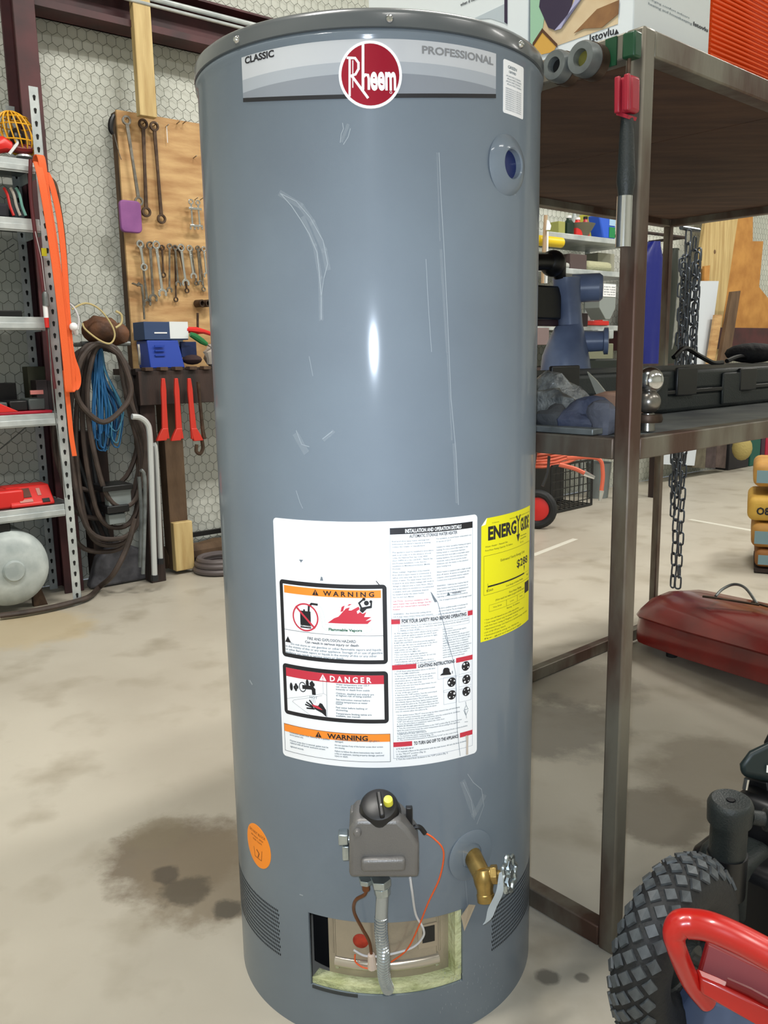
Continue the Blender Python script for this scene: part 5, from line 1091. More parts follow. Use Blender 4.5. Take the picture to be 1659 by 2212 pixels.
tface('photo_print', [(1020, 42), (1096, 6), (1096, 52), (1060, 40)], mat('print_greyblue', (180, 190, 196), .6), cB, u=pf); tface('photo_print', [(1090, -30), (1096, -30), (1096, 52), (1090, 48)], mat('print_navy', (46, 34, 60), .6), cB, u=pf-.0009)
# orange ribbed bin behind the carton
ub0 = u1c+.006
t = thing('orange_bin', 'bright orange ribbed plastic bin on the table right of the white carton', 'bin', TT(ub0+.22, .3, ZT))
mb = MB(); tbx(mb, ub0, ub0+.46, .033, .52, ZT+.001, ZT+.42); mb.build('bin_body', M_orangebin, t, bevel=.012, seg=3)
for i in range(46):
    z = ZT+.028+i*.0080
    P = [TT(ub0+.004+(.45)*k_/12, .032-.004*math.sin(PI*k_/12), z) for k_ in range(13)]; MB().tube(P, .0027, 6).build('rib', M_orangebin, t)
# pipe couplings under the left rail
for i_, (x, y, r_, zz_) in enumerate(((1196, 140, .0235, 'left smaller'), (1253, 124, .0255, 'right larger'))):
    v_, z_ = tu(x, y, -q/2-.045); c_ = TT(-q/2-.003, v_, z_); t = thing('pipe_coupling', '%s steel pipe coupling on the outside of the table rail beside the tank' % zz_, 'coupling', c_-V3((0, 0, r_)), 'couplings on the table rail')
    MB().lathe_open([(r_*.45, .0), (r_, .0), (r_, .036), (r_*.9, .042), (r_*.5, .042), (r_*.45, .036), (r_*.45, 0)], c_, -TU, 28).build('collar', M_galvd, t)
    MB().cyl(c_, c_-TU*.030, r_*.46, n=16).build('plug', M_dark if i_ == 0 else mat('brass_dull', (128, 124, 60), .5, .5), t)
    MB().cyl(c_+TU*.0-TU*.001, c_-TU*.02, r_*1.05, n=24).build('flange', M_rusty, t)
# red and chrome tool hanging on the near leg
px_ = -q/2-.022
def TL(x, y): v_, z_ = tu(x, y, px_); return TT(px_, v_, z_)
t = thing('socket_breaker', 'black shafted tool with red collar and chrome socket hanging on the near table leg', 'tool', TL(1350, 530))
a_, b_3 = TL(1356, 168), TL(1355, 247); mb = MB(); mb.bar(a_, b_3, .029, .026, TU); mb.build('collar', mat('collar_red', (156, 34, 50), .4), t, bevel=.005)
for dx in (-.010, .006): MB().bar(a_+TV*dx-TU*.017, b_3+TV*dx-TU*.017, .009, .006, TU).build('collar_rib', mat('collar_red', (156, 34, 50), .4), t, bevel=.002)
MB().bar(TL(1355, 247), TL(1352, 255), .022, .022, TU).build('collar_end', mat('collar_red', (156, 34, 50), .4), t)
MB().tube([TL(1355, 250), TL(1354, 290), TL(1353, 350), TL(1352, 392), TL(1351, 424)], [.009, .011, .0125, .0145, .011], 12).build('shaft', M_case, t)
MB().cyl(TL(1350, 424), TL(1346, 534), .0118, .0118, 24).build('chrome_socket', M_chrome, t)
p_ = TL(1362, 98); MB().box(p_+TU*.004, (.02, .022, .036), FT).build('hanger', mat('green_paint', (16, 66, 40), .4), t, bevel=.003)
MB().cyl(TL(1360, 112), TL(1357, 170), .003, n=6).build('hanger_wire', M_rusty, t)
# long black case
case = thing('tool_case', 'long black plastic tool case lying on the middle shelf of the table', 'case', TT(.95, .42, ZM))
v0c = .26; u0c, _ = tv(1166, 850, v0c); u1_ = 1.66
u1_ = min(UA-.03, 1.64)
_, ztop = tv(1500, 797, v0c); zsm = ZM-.002+(ztop-ZM)*.5
mb = MB(); tbx(mb, u0c, u1_, v0c, v0c+.36, ZM-.002, zsm-.003); mb.build('case_base', M_case, case, bevel=.010, seg=3)
mb = MB(); tbx(mb, u0c, u1_, v0c, v0c+.36, zsm, ztop); mb.build('case_lid', M_case, case, bevel=.010, seg=3)
mb = MB(); tbx(mb, u0c-.0, u1_, v0c-.006, v0c+.1, zsm-.006, zsm+.004); mb.build('case_rim', M_blackp, case, bevel=.002)
for x in (1215, 1478, 1610):
    uu, zz = tv(x, 812, v0c); mb = MB(); tbx(mb, uu-.045, uu+.045, v0c-.010, v0c, zsm-.01, zz+.02); mb.build('latch', M_blackp, case, bevel=.003)
for x in (1392, 1560):
    uu, zz = tv(x, 812, v0c); mb = MB(); tbx(mb, uu-.006, uu+.09, v0c-.008, v0c, ZM+.005, ztop-.012); mb.build('corner_rib', M_case, case, bevel=.004)
# cables on the case
for i_, pp in enumerate((((1455, 772), (1480, 752), (1510, 768), (1540, 792), (1560, 796)), ((1570, 780), (1600, 770), (1630, 778), (1665, 755)))):
    P = []
    for x, y in pp: uu, zz = tv(x, y, .5); P.append(TT(uu, .5, max(zz, ztop+.006)))
    tag(MB().tube(smooth_path(P, 5), .007, 7).build('cable', M_blackp), ('thin dark cable arching on the black case below the chains', 'black cable at the right end on top of the black case')[i_], 'cable')
P = []
mb = MB(); uu, zz = tv(1625, 775, .5); mb.sph(TT(uu, .5, ztop+.032), (.09, .05, .032), 14, 8); tag(mb.build('work_glove', mat('glove_black', (22, 22, 26), .8, bump=.4)), 'black work glove lying on the right end of the black case', 'glove')
# hitch balls by the leg
vb = .045
for i_, (x, y, r_, m_, lb) in enumerate(((1404, 822, .0235, M_chrome, 'shiny chrome hitch ball standing against the near table leg'), (1401, 868, .021, M_steel, 'lower dull hitch ball below the shiny one at the table leg'))):
    uu, zz = tv(x, y, vb); c_ = TT(uu, vb, zz); t = thing('hitch_ball', lb, 'hitch ball', c_-V3((0, 0, .04)), 'hitch balls')
    MB().sph(c_, r_, 24, 16).build('ball', m_, t)
    MB().lathe([(.010, -.012), (.010, 0)] if False else [(.0001, -.045 if i_ == 0 else -(zz-ZM)), (.013, -.045 if i_ == 0 else -(zz-ZM)), (.011, -.02), (.0001, -.02)], c_, (0, 0, 1), 16).build('shank', m_, t)
    if i_: MB().lathe([(.0001, -.036), (.024, -.036), (.026, -.030), (.024, -.022), (.0001, -.022)], c_, (0, 0, 1), 20).build('collar', M_rusty, t)
# clutter on the mid shelf left of the leg
def blob(n, lb, cat, u_, v_, sz, m_, seed, amp=.012, rot=0):
    rj = random.Random(seed); mb = MB(); mb.sph((0, 0, 0), (sz[0]/2, sz[1]/2, sz[2]/2), 16, 10)
    Rm = FT @ Matrix.Rotation(rot, 3, 'Z'); ph = [rj.uniform(0, 6) for _ in range(4)]; out = []
    for v in mb.v:
        w = amp*(math.sin(v.x*70+ph[0])*math.cos(v.y*60+ph[1])+.6*math.sin(v.z*110+v.x*90+ph[2])); v2 = v*(1+w/max(sz)*2)
        v2.z = max(v2.z, -sz[2]*.42); out.append(TT(u_, v_, ZM-.002+sz[2]*.42)+Rm @ v2)
    mb.v = out; return tag(mb.build(n, m_), lb, cat)
def uv(x, y, z): g = gz(x, y, z); return (g-T0).dot(TU), (g-T0).dot(TV)
blob('plastic_sack', 'crumpled grey plastic sack on the middle shelf next to the tank', 'sack', .10, .245, (.10, .17, .10), mat('grey_film', (132, 134, 130), .35, c2=(70, 72, 72), scale=45, bump=.8, bscale=60), 4, .02)
blob('rag', 'dark blue rag in front on the middle shelf edge', 'rag', .055, .125, (.07, .08, .06), mat('blue_rag', (58, 64, 84), .75, c2=(76, 80, 94), scale=20, bump=.4), 5, .015)
blob('rag', 'small dark grey rag lying left of the blue rag on the middle shelf', 'rag', .035, .185, (.05, .07, .055), mat('grey_rag', (62, 64, 66), .8, bump=.4), 6, .015)
blob('rag', 'light grey small rag beside the near leg on the middle shelf', 'rag', .05, .075, (.06, .06, .06), mat('light_rag', (96, 98, 108), .8, bump=.3), 8, .01)
mb = MB(); P = [TT(.12, .19, ZM+.05), TT(.12, .15, ZM+.002), TT(.12, .07, ZM+.002), TT(.13, .065, ZM+.062), TT(.12, .13, ZM+.068)]; mb.prism(P, TU, .05); tag(mb.build('brown_pouch', mat('tan_leather', (150, 118, 98), .6, c2=(110, 80, 64), scale=14), bevel=.006), 'tan brown leather pouch between the rags and the near leg', 'pouch')
mb = MB(); P = [TT(.2, *tu(x, y, .2)) if False else TT(.2, tu(x, y, .2)[0], tu(x, y, .2)[1]) for x, y in ((1268, 803), (1288, 822), (1306, 845), (1315, 864), (1296, 868), (1285, 845))]; mb.prism(P, TU, .004); tag(mb.build('paper_strip', mat('pale_card', (150, 150, 138), .6)), 'pale pointed card strip sticking up behind the pouch', 'card')
mb = MB(); tbx(mb, -.01, .02, .06, .70, ZM+.001, ZM+.012); tag(mb.build('flat_bar', M_galvd, bevel=.002), 'flat grey steel bar along the left edge of the middle shelf', 'bar')
# blue grey machine on the middle shelf behind the case
mu, mv_ = .62, .80
g1 = (gz(1225, 830, ZM)-T0); 
def mp_(x, y, v=.78): uu, zz = tv(x, y, v); return TT(uu, v, zz)
MV = .80
cxm = mp_(1228, 700, MV)
t = thing('bench_pump', 'blue grey cast iron machine with round side flange behind the black case', 'machine', TT(tv(1228, 800, MV)[0], MV, ZM))
def mlathe(nm, pts, m_=M_bluegrey, parent=t, n=28): # pts of (x pixel centre, y, radius m)
    P = [mp_(x, y, MV) for x, y, r in pts]; MB().tube(P, [r for _, _, r in pts], n).build(nm, m_, parent)
zb4 = tv(1225, 800, MV)[1]
base = mp_(1222, 810, MV); base.z = ZM
mb = MB(); top_ = mp_(1225, 700, MV); P = [base, base.lerp(mp_(1222, 790, MV), .9), mp_(1222, 770, MV), mp_(1226, 735, MV), mp_(1230, 712, MV), mp_(1232, 700, MV), mp_(1228, 640, MV), mp_(1224, 612, MV), mp_(1224, 600, MV), mp_(1224, 598, MV)]
mb.tube(P, [.075, .075, .070, .055, .044, .036, .035, .040, .042, .030], 28); mb.build('column', M_bluegrey, t)
a_, b_3 = mp_(1240, 738, MV), mp_(1280, 730, MV-.12); mb = MB(); ax_ = (TU*.55-TV*.8).normalized(); mb.lathe([(.001, -.05), (.050, -.05), (.050, .02), (.032, .03), (.030, .085), (.040, .088), (.040, .10), (.024, .102), (.001, .095)], a_, ax_, 28); mb.build('side_port', M_bluegrey, t)
mb = MB(); mb.lathe([(.001, -.03), (.042, -.03), (.042, .05), (.034, .06), (.001, .062)], mp_(1258, 622, MV), ax_, 28); mb.build('motor', M_bluegrey, t)
mb = MB(); P = [mp_(1140, 566, MV), mp_(1175, 566, MV), mp_(1195, 568, MV), mp_(1205, 574, MV), mp_(1210, 600, MV)]; mb.tube(P, [.024, .024, .032, .026, .017], 12); mb.sph(mp_(1194, 569, MV), .038, 18, 12); mb.build('handle_knob', M_blackp, t)
mb = MB(); tbx(mb, tv(1165, 700, MV)[0]-.06, tv(1213, 700, MV)[0], MV, MV+.05, tv(1180, 690, MV)[1], tv(1180, 616, MV)[1]); mb.build('control_box', M_blackp, t, bevel=.006)
bxm = MB(); tbx(bxm, tv(1165, 700, MV)[0]-.06, tv(1285, 700, MV)[0], MV+.025, MV+.06, tv(1180, 703, MV)[1], tv(1180, 672, MV)[1]); bxm.build('crossbar', mat('machine_maroon', (74, 52, 58), .5), t, bevel=.003)
mb = MB(); tbx(mb, tv(1290, 800, MV)[0]-.16, tv(1318, 800, MV)[0], MV-.06, MV+.08, ZM-.002, tv(1290, 775, MV)[1]); mb.build('base_block', mat('olive_grey_box', (92, 98, 88), .6), t, bevel=.006)
# ------------------------------------------------------------------ chains on the far top rail
lk = bpy.data.meshes.new('chain_link')
mb = MB(); P = []
for k_ in range(16):
    a = 2*PI*k_/16; P.append(V3((.0115*math.cos(a), 0, (.0165 if math.sin(a) > 0 else -.0165)*(1 if abs(math.sin(a)) > .01 else 0)+.0105*math.sin(a))))
mb.tube(P, .0038, 6, True); lk.from_pydata(mb.v, [], mb.f); lk.materials.append(M_chain); lk.shade_smooth()
cu0, cz0 = tv(1505, 476, VB+.0)
chain_defs = [(0.0, .0, .02, 30, 'front left strand of dark chain reaching lowest behind the red case', 0), (.045, .012, .0, 30, 'straight right hand strand of dark chain ending just above the red case', 0), (.018, .02, .0, 18, 'short middle strand of dark chain in the hanging bundle', 0), (.062, .005, .0, 15, 'rightmost strand of dark chain looped at its lower end', 0), (.030, -.012, .0, 16, 'thick inner strand of dark chain in the hanging bundle', 0), (.008, .024, .0, 20, 'back left strand of dark chain against the plywood', 0), (-.012, .004, 0, 21, 'outermost left strand of dark chain in the bundle', 0), (.052, .03, 0, 19, 'rear right strand of dark chain in the bundle', 0)]
for ci, (du, dv, dz, nl, lb, _) in enumerate(chain_defs):
    top = TT(cu0+.012+du*1.5, VB+.036+dv*1.2, ZT-.03-.02*ci)
    t = thing('steel_chain', lb, 'chain', top-V3((0, 0, nl*.0465)), 'chains hanging from the table')
    rj = random.Random(ci)
    bot = top-V3((0, 0, nl*.0465)); 
    for j in range(nl*1):
        o = bpy.data.objects.new('chain_link', lk); COL.objects.link(o)
        o.location = top - V3((rj.uniform(-.002, .002), rj.uniform(-.002, .002), .022+j*.0465))
        o.rotation_euler = (rj.uniform(-.08, .08), 0, (PI/2 if j % 2 else 0)+.35+rj.uniform(-.25, .25)+ci*.5); attach(o, t)
mb = MB(); p_ = TT(cu0+.02, VB, ZT-.02); mb.tube([p_+TV*.045+TU*-.05, p_+TV*.045+TU*.08], .009, 8); tag(mb.build('chain_rod', M_chain), 'short steel rod on the far table rail carrying the chains', 'rod')
#@@FAR
# ------------------------------------------------------------------ shelving and clutter along the far wall
FO = .45
sl = wq(1100, 520, FO)[0]; sr = wq(1372, 520, FO)[0]
sh = thing('wall_shelving', 'pale grey steel wall shelving seen between the tank and the table leg', 'shelving', WW((sl+sr)/2, .25, 0))
FL = []
for (x, y) in ((1250, 507), (1250, 581), (1300, 703)):
    z = wq(x, y, FO)[1]; FL.append(z); mb = MB(); wbs(mb, sl, sr, .05, FO, z-.035, z); mb.build('shelf', M_galv, sh, bevel=.003)
for s_ in (sl+.02, sr-.02):
    for o_ in (.06, FO-.01): mb = MB(); wbs(mb, s_-.02, s_+.02, o_-.015, o_+.0, 0, 2.6); mb.build('post', M_galv, sh)
F1, F2, F3 = FL
def fbx(n, lb, cat, x0, x1, z, ytop, m_, o=.40, dep=.12, g=None, bev=.004):
    s0 = wq(x0, 550, o)[0]; s1 = wq(x1, 550, o)[0]; zt2 = wq((x0+x1)/2, ytop, o)[1]; mb = MB(); wbs(mb, s0, s1, o-dep, o, z+.001, zt2); return tag(mb.build(n, m_, bevel=bev), lb, cat, g)
def fbottle(lb, x, z, ytop, r, m_, m2=None, o=.38):
    s_ = wq(x, 500, o)[0]; zt2 = wq(x, ytop, o)[1]; h = zt2-z
    t = thing('bottle', lb, 'bottle', WW(s_, o, z+.001), 'bottles on the wall shelving')
    MB().lathe([(.0001, .001), (r, .001), (r, h*.62), (r*.45, h*.80), (r*.4, h*.9)], WW(s_, o, z), (0, 0, 1), 18).build('bottle_body', m_, t)
    MB().lathe([(r*.5, h*.88), (r*.5, h), (.0001, h+.002)], WW(s_, o, z), (0, 0, 1), 14).build('bottle_cap', m2 or M_white, t)
fbottle('red and white bottle left on the upper wall shelf', 1247, F1, 470, .035, M_redp)
fbottle('narrow red bottle beside the red and white one on the upper shelf', 1264, F1, 468, .03, mat('bottle_red2', (180, 40, 50), .4), M_blackp)
fbottle('dark green bottle at the left on the upper wall shelf', 1228, F1, 466, .036, mat('bottle_dkgreen', (22, 46, 34), .35))
fbottle('pale bottle behind the bowl on the upper wall shelf', 1240, F1, 452, .03, M_tank, o=.25)
fbx('small_box', 'olive yellow box left of the bottles on the upper shelf', 'box', 1206, 1220, F1, 478, mat('box_olive', (150, 152, 82), .6))
fbx('small_box', 'yellow carton at the back right of the upper shelf', 'box', 1278, 1296, F1, 461, mat('box_yellow', (204, 200, 76), .6), o=.2)
t = thing('cleaner_bag', 'blue and green printed bag at the right of the upper wall shelf', 'bag', WW(wq(1312, 490, .4)[0], .38, F1))
fbz = MB(); s0 = wq(1298, 490, .42)[0]; s1 = wq(1330, 490, .42)[0]; zt2 = wq(1315, 466, .42)[1]
fbz.prism([WW(s0+.03, .42, F1+.001), WW(s1, .42, F1+.001), WW(s1, .42, zt2), WW(s0-.02, .42, zt2)], -WN, .10); fbz.build('bag_body', mat('bag_blue', (44, 92, 206), .4), t, bevel=.01)
mb = MB(); wbs(mb, s0+.09, s1-.01, .4205, .424, F1+.01, F1+.08); mb.build('green_print', mat('bag_green', (20, 128, 70), .5), t); mb = MB(); wbs(mb, s0+.09, s1-.01, .4205, .424, F1+.09, F1+.16); mb.build('pale_print', mat('bag_pale', (160, 196, 226), .5), t)
s_ = wq(1262, 500, .40)[0]; mb = MB(); mb.lathe([(.0001, .002), (.05, .002), (.085, .05), (.105, .085), (.100, .086), (.078, .05), (.045, .01), (.0001, .01)], WW(s_, .36, F1), (0, 0, 1), 24); tag(mb.build('wire_bowl', mat('bowl_grey', (112, 110, 92), .6)), 'shallow grey bowl of odds and ends on the upper wall shelf', 'bowl')
fbx('parts_carton', 'brown carton in the middle of the second wall shelf', 'carton', 1232, 1268, F2, 549, mat('box_plum', (78, 64, 62), .7))
fbx('parts_carton', 'pale carton at the right of the second wall shelf', 'carton', 1292, 1328, F2, 547, mat('box_pale', (168, 168, 150), .7), o=.25)
fbx('white_sack', 'cream lumpy sack in front on the second wall shelf', 'sack', 1272, 1326, F2, 564, mat('sack_cream', (172, 172, 140), .8, bump=.4), bev=.03)
fbx('folded_cloth', 'white folded cloth at the left of the second wall shelf', 'cloth', 1212, 1234, F2, 566, mat('cloth_white', (176, 178, 172), .8), bev=.02)
s0, z0 = wq(1178, 514, .5); s1, z1 = wq(1212, 524, .5); tag(MB().cyl(WW(s0-.1, .5, (z0+z1)/2-.01), WW(s1, .5, (z0+z1)/2-.01), .032, n=18).build('yellow_tube', mat('tube_yellow', (226, 196, 30), .4)), 'yellow plastic tube held below the upper wall shelf', 'tube')
tag(MB().cyl(wp(1175, 545, .55), wp(1179, 465, .55), .012, n=8).build('broom_stick', mat('stick_tan', (176, 150, 120), .6)), 'tan wooden stick leaning beside the tank edge', 'stick')
t = thing('plastic_trowel', 'white spatula with a thin stem beside the tan stick', 'spatula', wp(1183, 550, .58)); MB().cyl(wp(1182, 548, .58), wp(1183, 500, .58), .006, n=8).build('stem', M_white, t)
MB().prism(wpath([(1179, 497), (1187, 497), (1189, 488), (1185, 478), (1181, 475)], .58), WN, .006).build('blade', M_white, t)
for x in (1172, 1179): tag(MB().bar(wp(x, 612, .6), wp(x+1, 575, .6), .016, .01).build('paint_stick', mat('stick_tan', (176, 150, 120), .6) if x == 1172 else M_box), ('tan' if x == 1172 else 'white')+' paint stirring stick below the black knob', 'stick')
# grey hopper with a notice and a rack of white tubes
s0, z0, s1, z1 = wrect(1295, 612, 1330, 690, .62)
t = thing('parts_hopper', 'grey tapering hopper with a printed white notice beside the table leg', 'hopper', WW((s0+s1)/2, .6, z0))
zm = wq(1310, 665, .62)[1]; MB().prism([WW(s0, .62, z1), WW(s0, .62, zm), WW(s0+.07, .62, z0), WW(s0+.12, .62, z0), WW(s1, .62, zm), WW(s1, .62, z1)], -WN, .12).build('hopper_body', mat('hopper_grey', (132, 140, 138), .5), t, bevel=.003)
s0b, z0b, s1b, z1b = wrect(1303, 614, 1330, 641, .622)
mb = MB(); wbs(mb, s0b, s1b, .621, .623, z0b, z1b); mb.build('notice', M_white, t)
vs, fs = [], []
for i_, tx in enumerate(('PARTS ARE', 'IN BIN. PLEASE', 'RETURN UNUSED', 'TO THE SHOP')):
    v_, f_ = text_mesh(tx, .02, 1); hi = max(q_.x for q_ in v_); n0 = len(vs)
    vs += [WW(s0b+.006+q_.x/hi*(s1b-s0b-.012), .6236, z1b-.022-i_*.016+q_.y*.011) for q_ in v_]; fs += [tuple(a+n0 for a in ff) for ff in f_]
o = MB().add(vs, fs).build('lettering', M_grey, t, smooth=0); o['kind'] = 'stuff'
s0, z0, s1, z1 = wrect(1276, 700, 1322, 704, .5)
t = thing('tube_rack', 'red tray holding a row of white tubes on the lower wall shelf', 'rack', WW((s0+s1)/2, .45, F3))
mb = MB(); wbs(mb, s0, s1+.02, .36, .46, F3+.001, F3+.03); mb.build('tray', M_redp, t, bevel=.002)
for i in range(9): s_ = s0+.015+i*.024; MB().cyl(WW(s_, .43, F3+.012), WW(s_+.004, .43, F3+.082), .009, n=8).build('tube', M_white if i < 5 else M_redp, t)
fbx('red_case', 'dark red flat case on the lower wall shelf behind the machine', 'case', 1200, 1276, F3, 678, mat('case_darkred', (92, 26, 34), .5))
s0, z0, s1, z1 = wrect(1170, 708, 1186, 745, .6); mb = MB(); wbs(mb, s0-.1, s1, .5, .6, z0, z1); tag(mb.build('parts_cabinet', mat('cab_pinkgrey', (120, 104, 104), .5), bevel=.002), 'small grey parts cabinet peeking out right of the tank', 'cabinet')
for i_, (x0, y0, x1, y1, m_, lb) in enumerate(((1292, 712, 1326, 732, M_tank, 'pale tub below the tube rack'), (1270, 742, 1325, 790, mat('olive_grey2', (120, 122, 100), .6), 'olive box low behind the machine base'))):
    s0, z0, s1, z1 = wrect(x0, y0, x1, y1, .5); mb = MB(); wbs(mb, s0, s1, .38, .5, z0, z1); tag(mb.build('storage_tub', m_, bevel=.006), lb, 'tub')
mb = MB(); zc_ = wq(1300, 790, .55)[1]; wbs(mb, sl, sr+.3, .03, .62, zc_-.04, zc_); wb_ = thing('wall_bench', 'dark low bench along the far wall behind the table', 'bench', WW((sl+sr)/2, .3, 0)); mb.build('bench_top', M_darkwood, wb_)
for s_ in (sl+.05, sr+.2): mb = MB(); wbs(mb, s_, s_+.06, .5, .56, 0, zc_-.04); mb.build('leg', M_darkwood, wb_)
# rainwear on the wall
def drape(n, lb, x0, x1, ytop, ybot, o, m_, th=.10, seed=1):
    s0, _ = wq(x0, (ytop+ybot)/2, o); s1, _ = wq(x1, (ytop+ybot)/2, o); zt2 = wq((x0+x1)/2, ytop, o)[1]; zb5 = wq((x0+x1)/2, ybot, o)[1]
    rj = random.Random(seed); vs = []; nz_, na = 16, 28; cs, hw = (s0+s1)/2, (s1-s0)/2
    for j in range(nz_+1):
        f = j/nz_; z = zt2+(zb5-zt2)*f; w = hw*min(1, .35+f*6 if f < .11 else 1)*(.94+.06*f)
        for k_ in range(na):
            a = 2*PI*k_/na; fold = 1+.09*math.sin(a*5+f*2+seed)+.05*math.sin(a*9-f*3)
            vs.append(WW(cs+w*fold*math.cos(a), o-th/2+th/2*fold*math.sin(a), z))
    fs = [(j*na+k_, j*na+(k_+1) % na, (j+1)*na+(k_+1) % na, (j+1)*na+k_) for j in range(nz_) for k_ in range(na)]+[tuple(range(na-1, -1, -1)), tuple(range(nz_*na, nz_*na+na))]
    return tag(MB().add(vs, fs).build(n, m_, smooth=60), lb, 'rainwear', 'rainwear on the wall')
drape('rain_jacket', 'bright blue rain jacket hanging just right of the near table leg', 1396, 1441, 520, 800, .36, M_navy, .14, 1)
drape('rain_jacket', 'dark olive rain jacket hanging between the blue one and the chains', 1440, 1478, 535, 800, .30, M_olive, .12, 4)
mb = MB(); pr = wp(1432, 505, .33); mb.cyl(WW(wq(1385, 500, .33)[0], .33, wq(1430, 516, .33)[1]+.03), WW(wq(1480, 500, .33)[0], .33, wq(1430, 516, .33)[1]+.03), .012, n=8)
for x in (1388, 1478):
    s_ = wq(x, 500, .33)[0]; z_ = wq(1430, 516, .33)[1]+.03; mb.bar(WW(s_, .02, z_), WW(s_, .33, z_), .02, .02)
tag(mb.build('garment_rail', M_darkwood), 'dark wall bracket rail holding the rain jackets', 'rail')
mb = MB(); P = wpath([(1466, 540), (1482, 545), (1484, 570), (1474, 640), (1462, 720), (1452, 755), (1458, 690), (1466, 600)], .42); mb.prism(P, -WN, .006); tag(mb.build('plastic_sheet', mat('grey_sheet', (140, 142, 134), .35, c2=(110, 112, 106), scale=20)), 'curved grey plastic sheet hanging beside the chains', 'sheet')
# lumber and sheets leaning on the far wall
def lean(n, lb, cat, quadpx, o, m_, th=.02, bev=.001): mb = MB(); mb.prism(wpath(quadpx, o), -WN, th); return tag(mb.build(n, m_, bevel=bev), lb, cat)
lean('pine_plank', 'wide pale pine plank with a knot leaning on the far wall', 'plank', [(1530, 440), (1600, 435), (1545, 800), (1475, 800)], .16, M_pine, .03)
MB().lathe([(.0001, .001), (.016, .0008), (.018, 0)], wp(1544, 544, .1605), WN, 12).build('knot', mat('knot_brown', (110, 84, 54), .7), bpy.data.objects['pine_plank'])
lean('plywood_sheet', 'orange brown plywood panel fixed behind the leaning planks', 'plywood panel', [(1590, 440), (1627, 440), (1626, 521), (1649, 521), (1640, 620), (1664, 650), (1700, 660), (1700, 719), (1560, 719)], .06, M_plyo, .015)
lean('white_board', 'white board leaning against the pine plank', 'board', [(1500, 607), (1553, 607), (1500, 1006), (1430, 1003)], .24, mat('board_white', (206, 214, 222), .5), .02)
lean('pine_offcut', 'short brown offcut leaning at the foot of the pine plank', 'plank', [(1545, 680), (1561, 680), (1543, 790), (1528, 790)], .29, M_ply, .02)
lean('grey_plank', 'grey weathered plank leaning right of the pine plank', 'plank', [(1582, 630), (1600, 628), (1575, 790), (1553, 790)], .33, M_oldwood, .03)
lean('dark_offcut', 'orange brown small offcut behind the chains', 'offcut', [(1522, 575), (1534, 573), (1532, 606), (1521, 608)], .20, M_plyo, .02)
for i_, (x0, x1, m_, lb) in enumerate(((1500, 1528, mat('offcut_a', (104, 98, 82), .8, c2=(80, 74, 62), scale=12), 'olive grey leaning offcut on the far floor'), (1528, 1550, mat('offcut_b', (78, 66, 66), .8, c2=(56, 46, 46), scale=12), 'dark brown leaning offcut on the far floor'), (1550, 1572, mat('offcut_c', (92, 78, 74), .8, c2=(66, 54, 50), scale=12), 'reddish grey leaning offcut on the far floor'))):
    lean('timber_offcut', lb, 'offcut', [(x0-5, 1010), (x1-5, 1012), (x1, 940), (x0, 940)], .20, m_, .06, .003)
mb = MB(); mb.sph(wp(1603, 968, .3), (.09, .07, .11), 12, 8); tag(mb.build('rag_bundle', mat('yellow_cloth', (168, 152, 92), .8, bump=.5)), 'pale yellow cloth bundle on the far floor', 'cloth')
for i_, (x0, y0, x1, y1, m_, lb) in enumerate(((1622, 925, 1643, 1004, mat('bin_teal', (16, 84, 72), .5), 'dark green bin on the far floor'), (1655, 920, 1690, 1000, mat('bin_crimson', (170, 18, 56), .5), 'crimson bin at the right edge on the far floor'), (1576, 925, 1619, 1014, mat('bin_black', (30, 28, 34), .6), 'black crate behind the yellow cloth bundle'), (1645, 925, 1653, 1008, mat('bin_plum', (58, 30, 50), .5), 'narrow plum box between the green and crimson bins'))):
    s0, z0, s1, z1 = wrect(x0, y0, x1, y1, .16); mb = MB(); wbs(mb, s0, s1, .03, .16, .002, z1); tag(mb.build('storage_bin', m_, bevel=.006), lb, 'bin')
# black wire crate, hoses, bucket, wheel under the table
g0, g1 = gz(1190, 1112), gz(1277, 1092)
crd = (g1-g0).normalized(); crn = V3((-crd.y, crd.x, 0)); crL = (g1-g0).length
t = thing('wire_crate', 'black wire crate on the floor behind the table', 'crate', (g0+g1)/2)
crh = .33; dp = .3
def cp(a, b, z): return g0+crd*a+crn*b+V3((0, 0, z))
for b in (0, dp):
    for z in (.012, crh): MB().bar(cp(0, b, z), cp(crL, b, z), .014).build('frame_bar', M_crate, t)
    for a in (0, crL): MB().bar(cp(a, b, .005), cp(a, b, crh), .014).build('frame_bar', M_crate, t)
    for i in range(1, 9): MB().bar(cp(crL*i/9, b, .01), cp(crL*i/9, b, crh), .006).build('crate_wire', M_crate, t)
    for i in range(1, 6): MB().bar(cp(0, b, crh*i/6), cp(crL, b, crh*i/6), .006).build('crate_wire', M_crate, t)
for i in range(10): MB().bar(cp(crL*i/9, 0, .012), cp(crL*i/9, dp, .012), .008).build('floor_wire', M_crate, t)
MB().box(cp(crL/2, dp-.05, crh*.45), (crL*.9, .06, crh*.8), Matrix((crd, crn, V3((0, 0, 1)))).transposed()).build('back_liner', M_blackp, t)
t = thing('orange_hose', 'salmon coloured air hose coiled on the black wire crate', 'hose', (g0+g1)/2+V3((0, 0, crh)))
rj = random.Random(9)
for i in range(6):
    z = crh+.022+i*.021; P = [cp(crL*.45+.27*math.cos(a*PI/10)+rj.uniform(-.01, .01), .12+.13*math.sin(a*PI/10), z+rj.uniform(-.004, .004)+.03*math.cos(a*PI/10)) for a in range(20)]
    MB().tube(smooth_path(P, 2, True), .0115, 7, True).build('hose_loop', M_ohose, t)
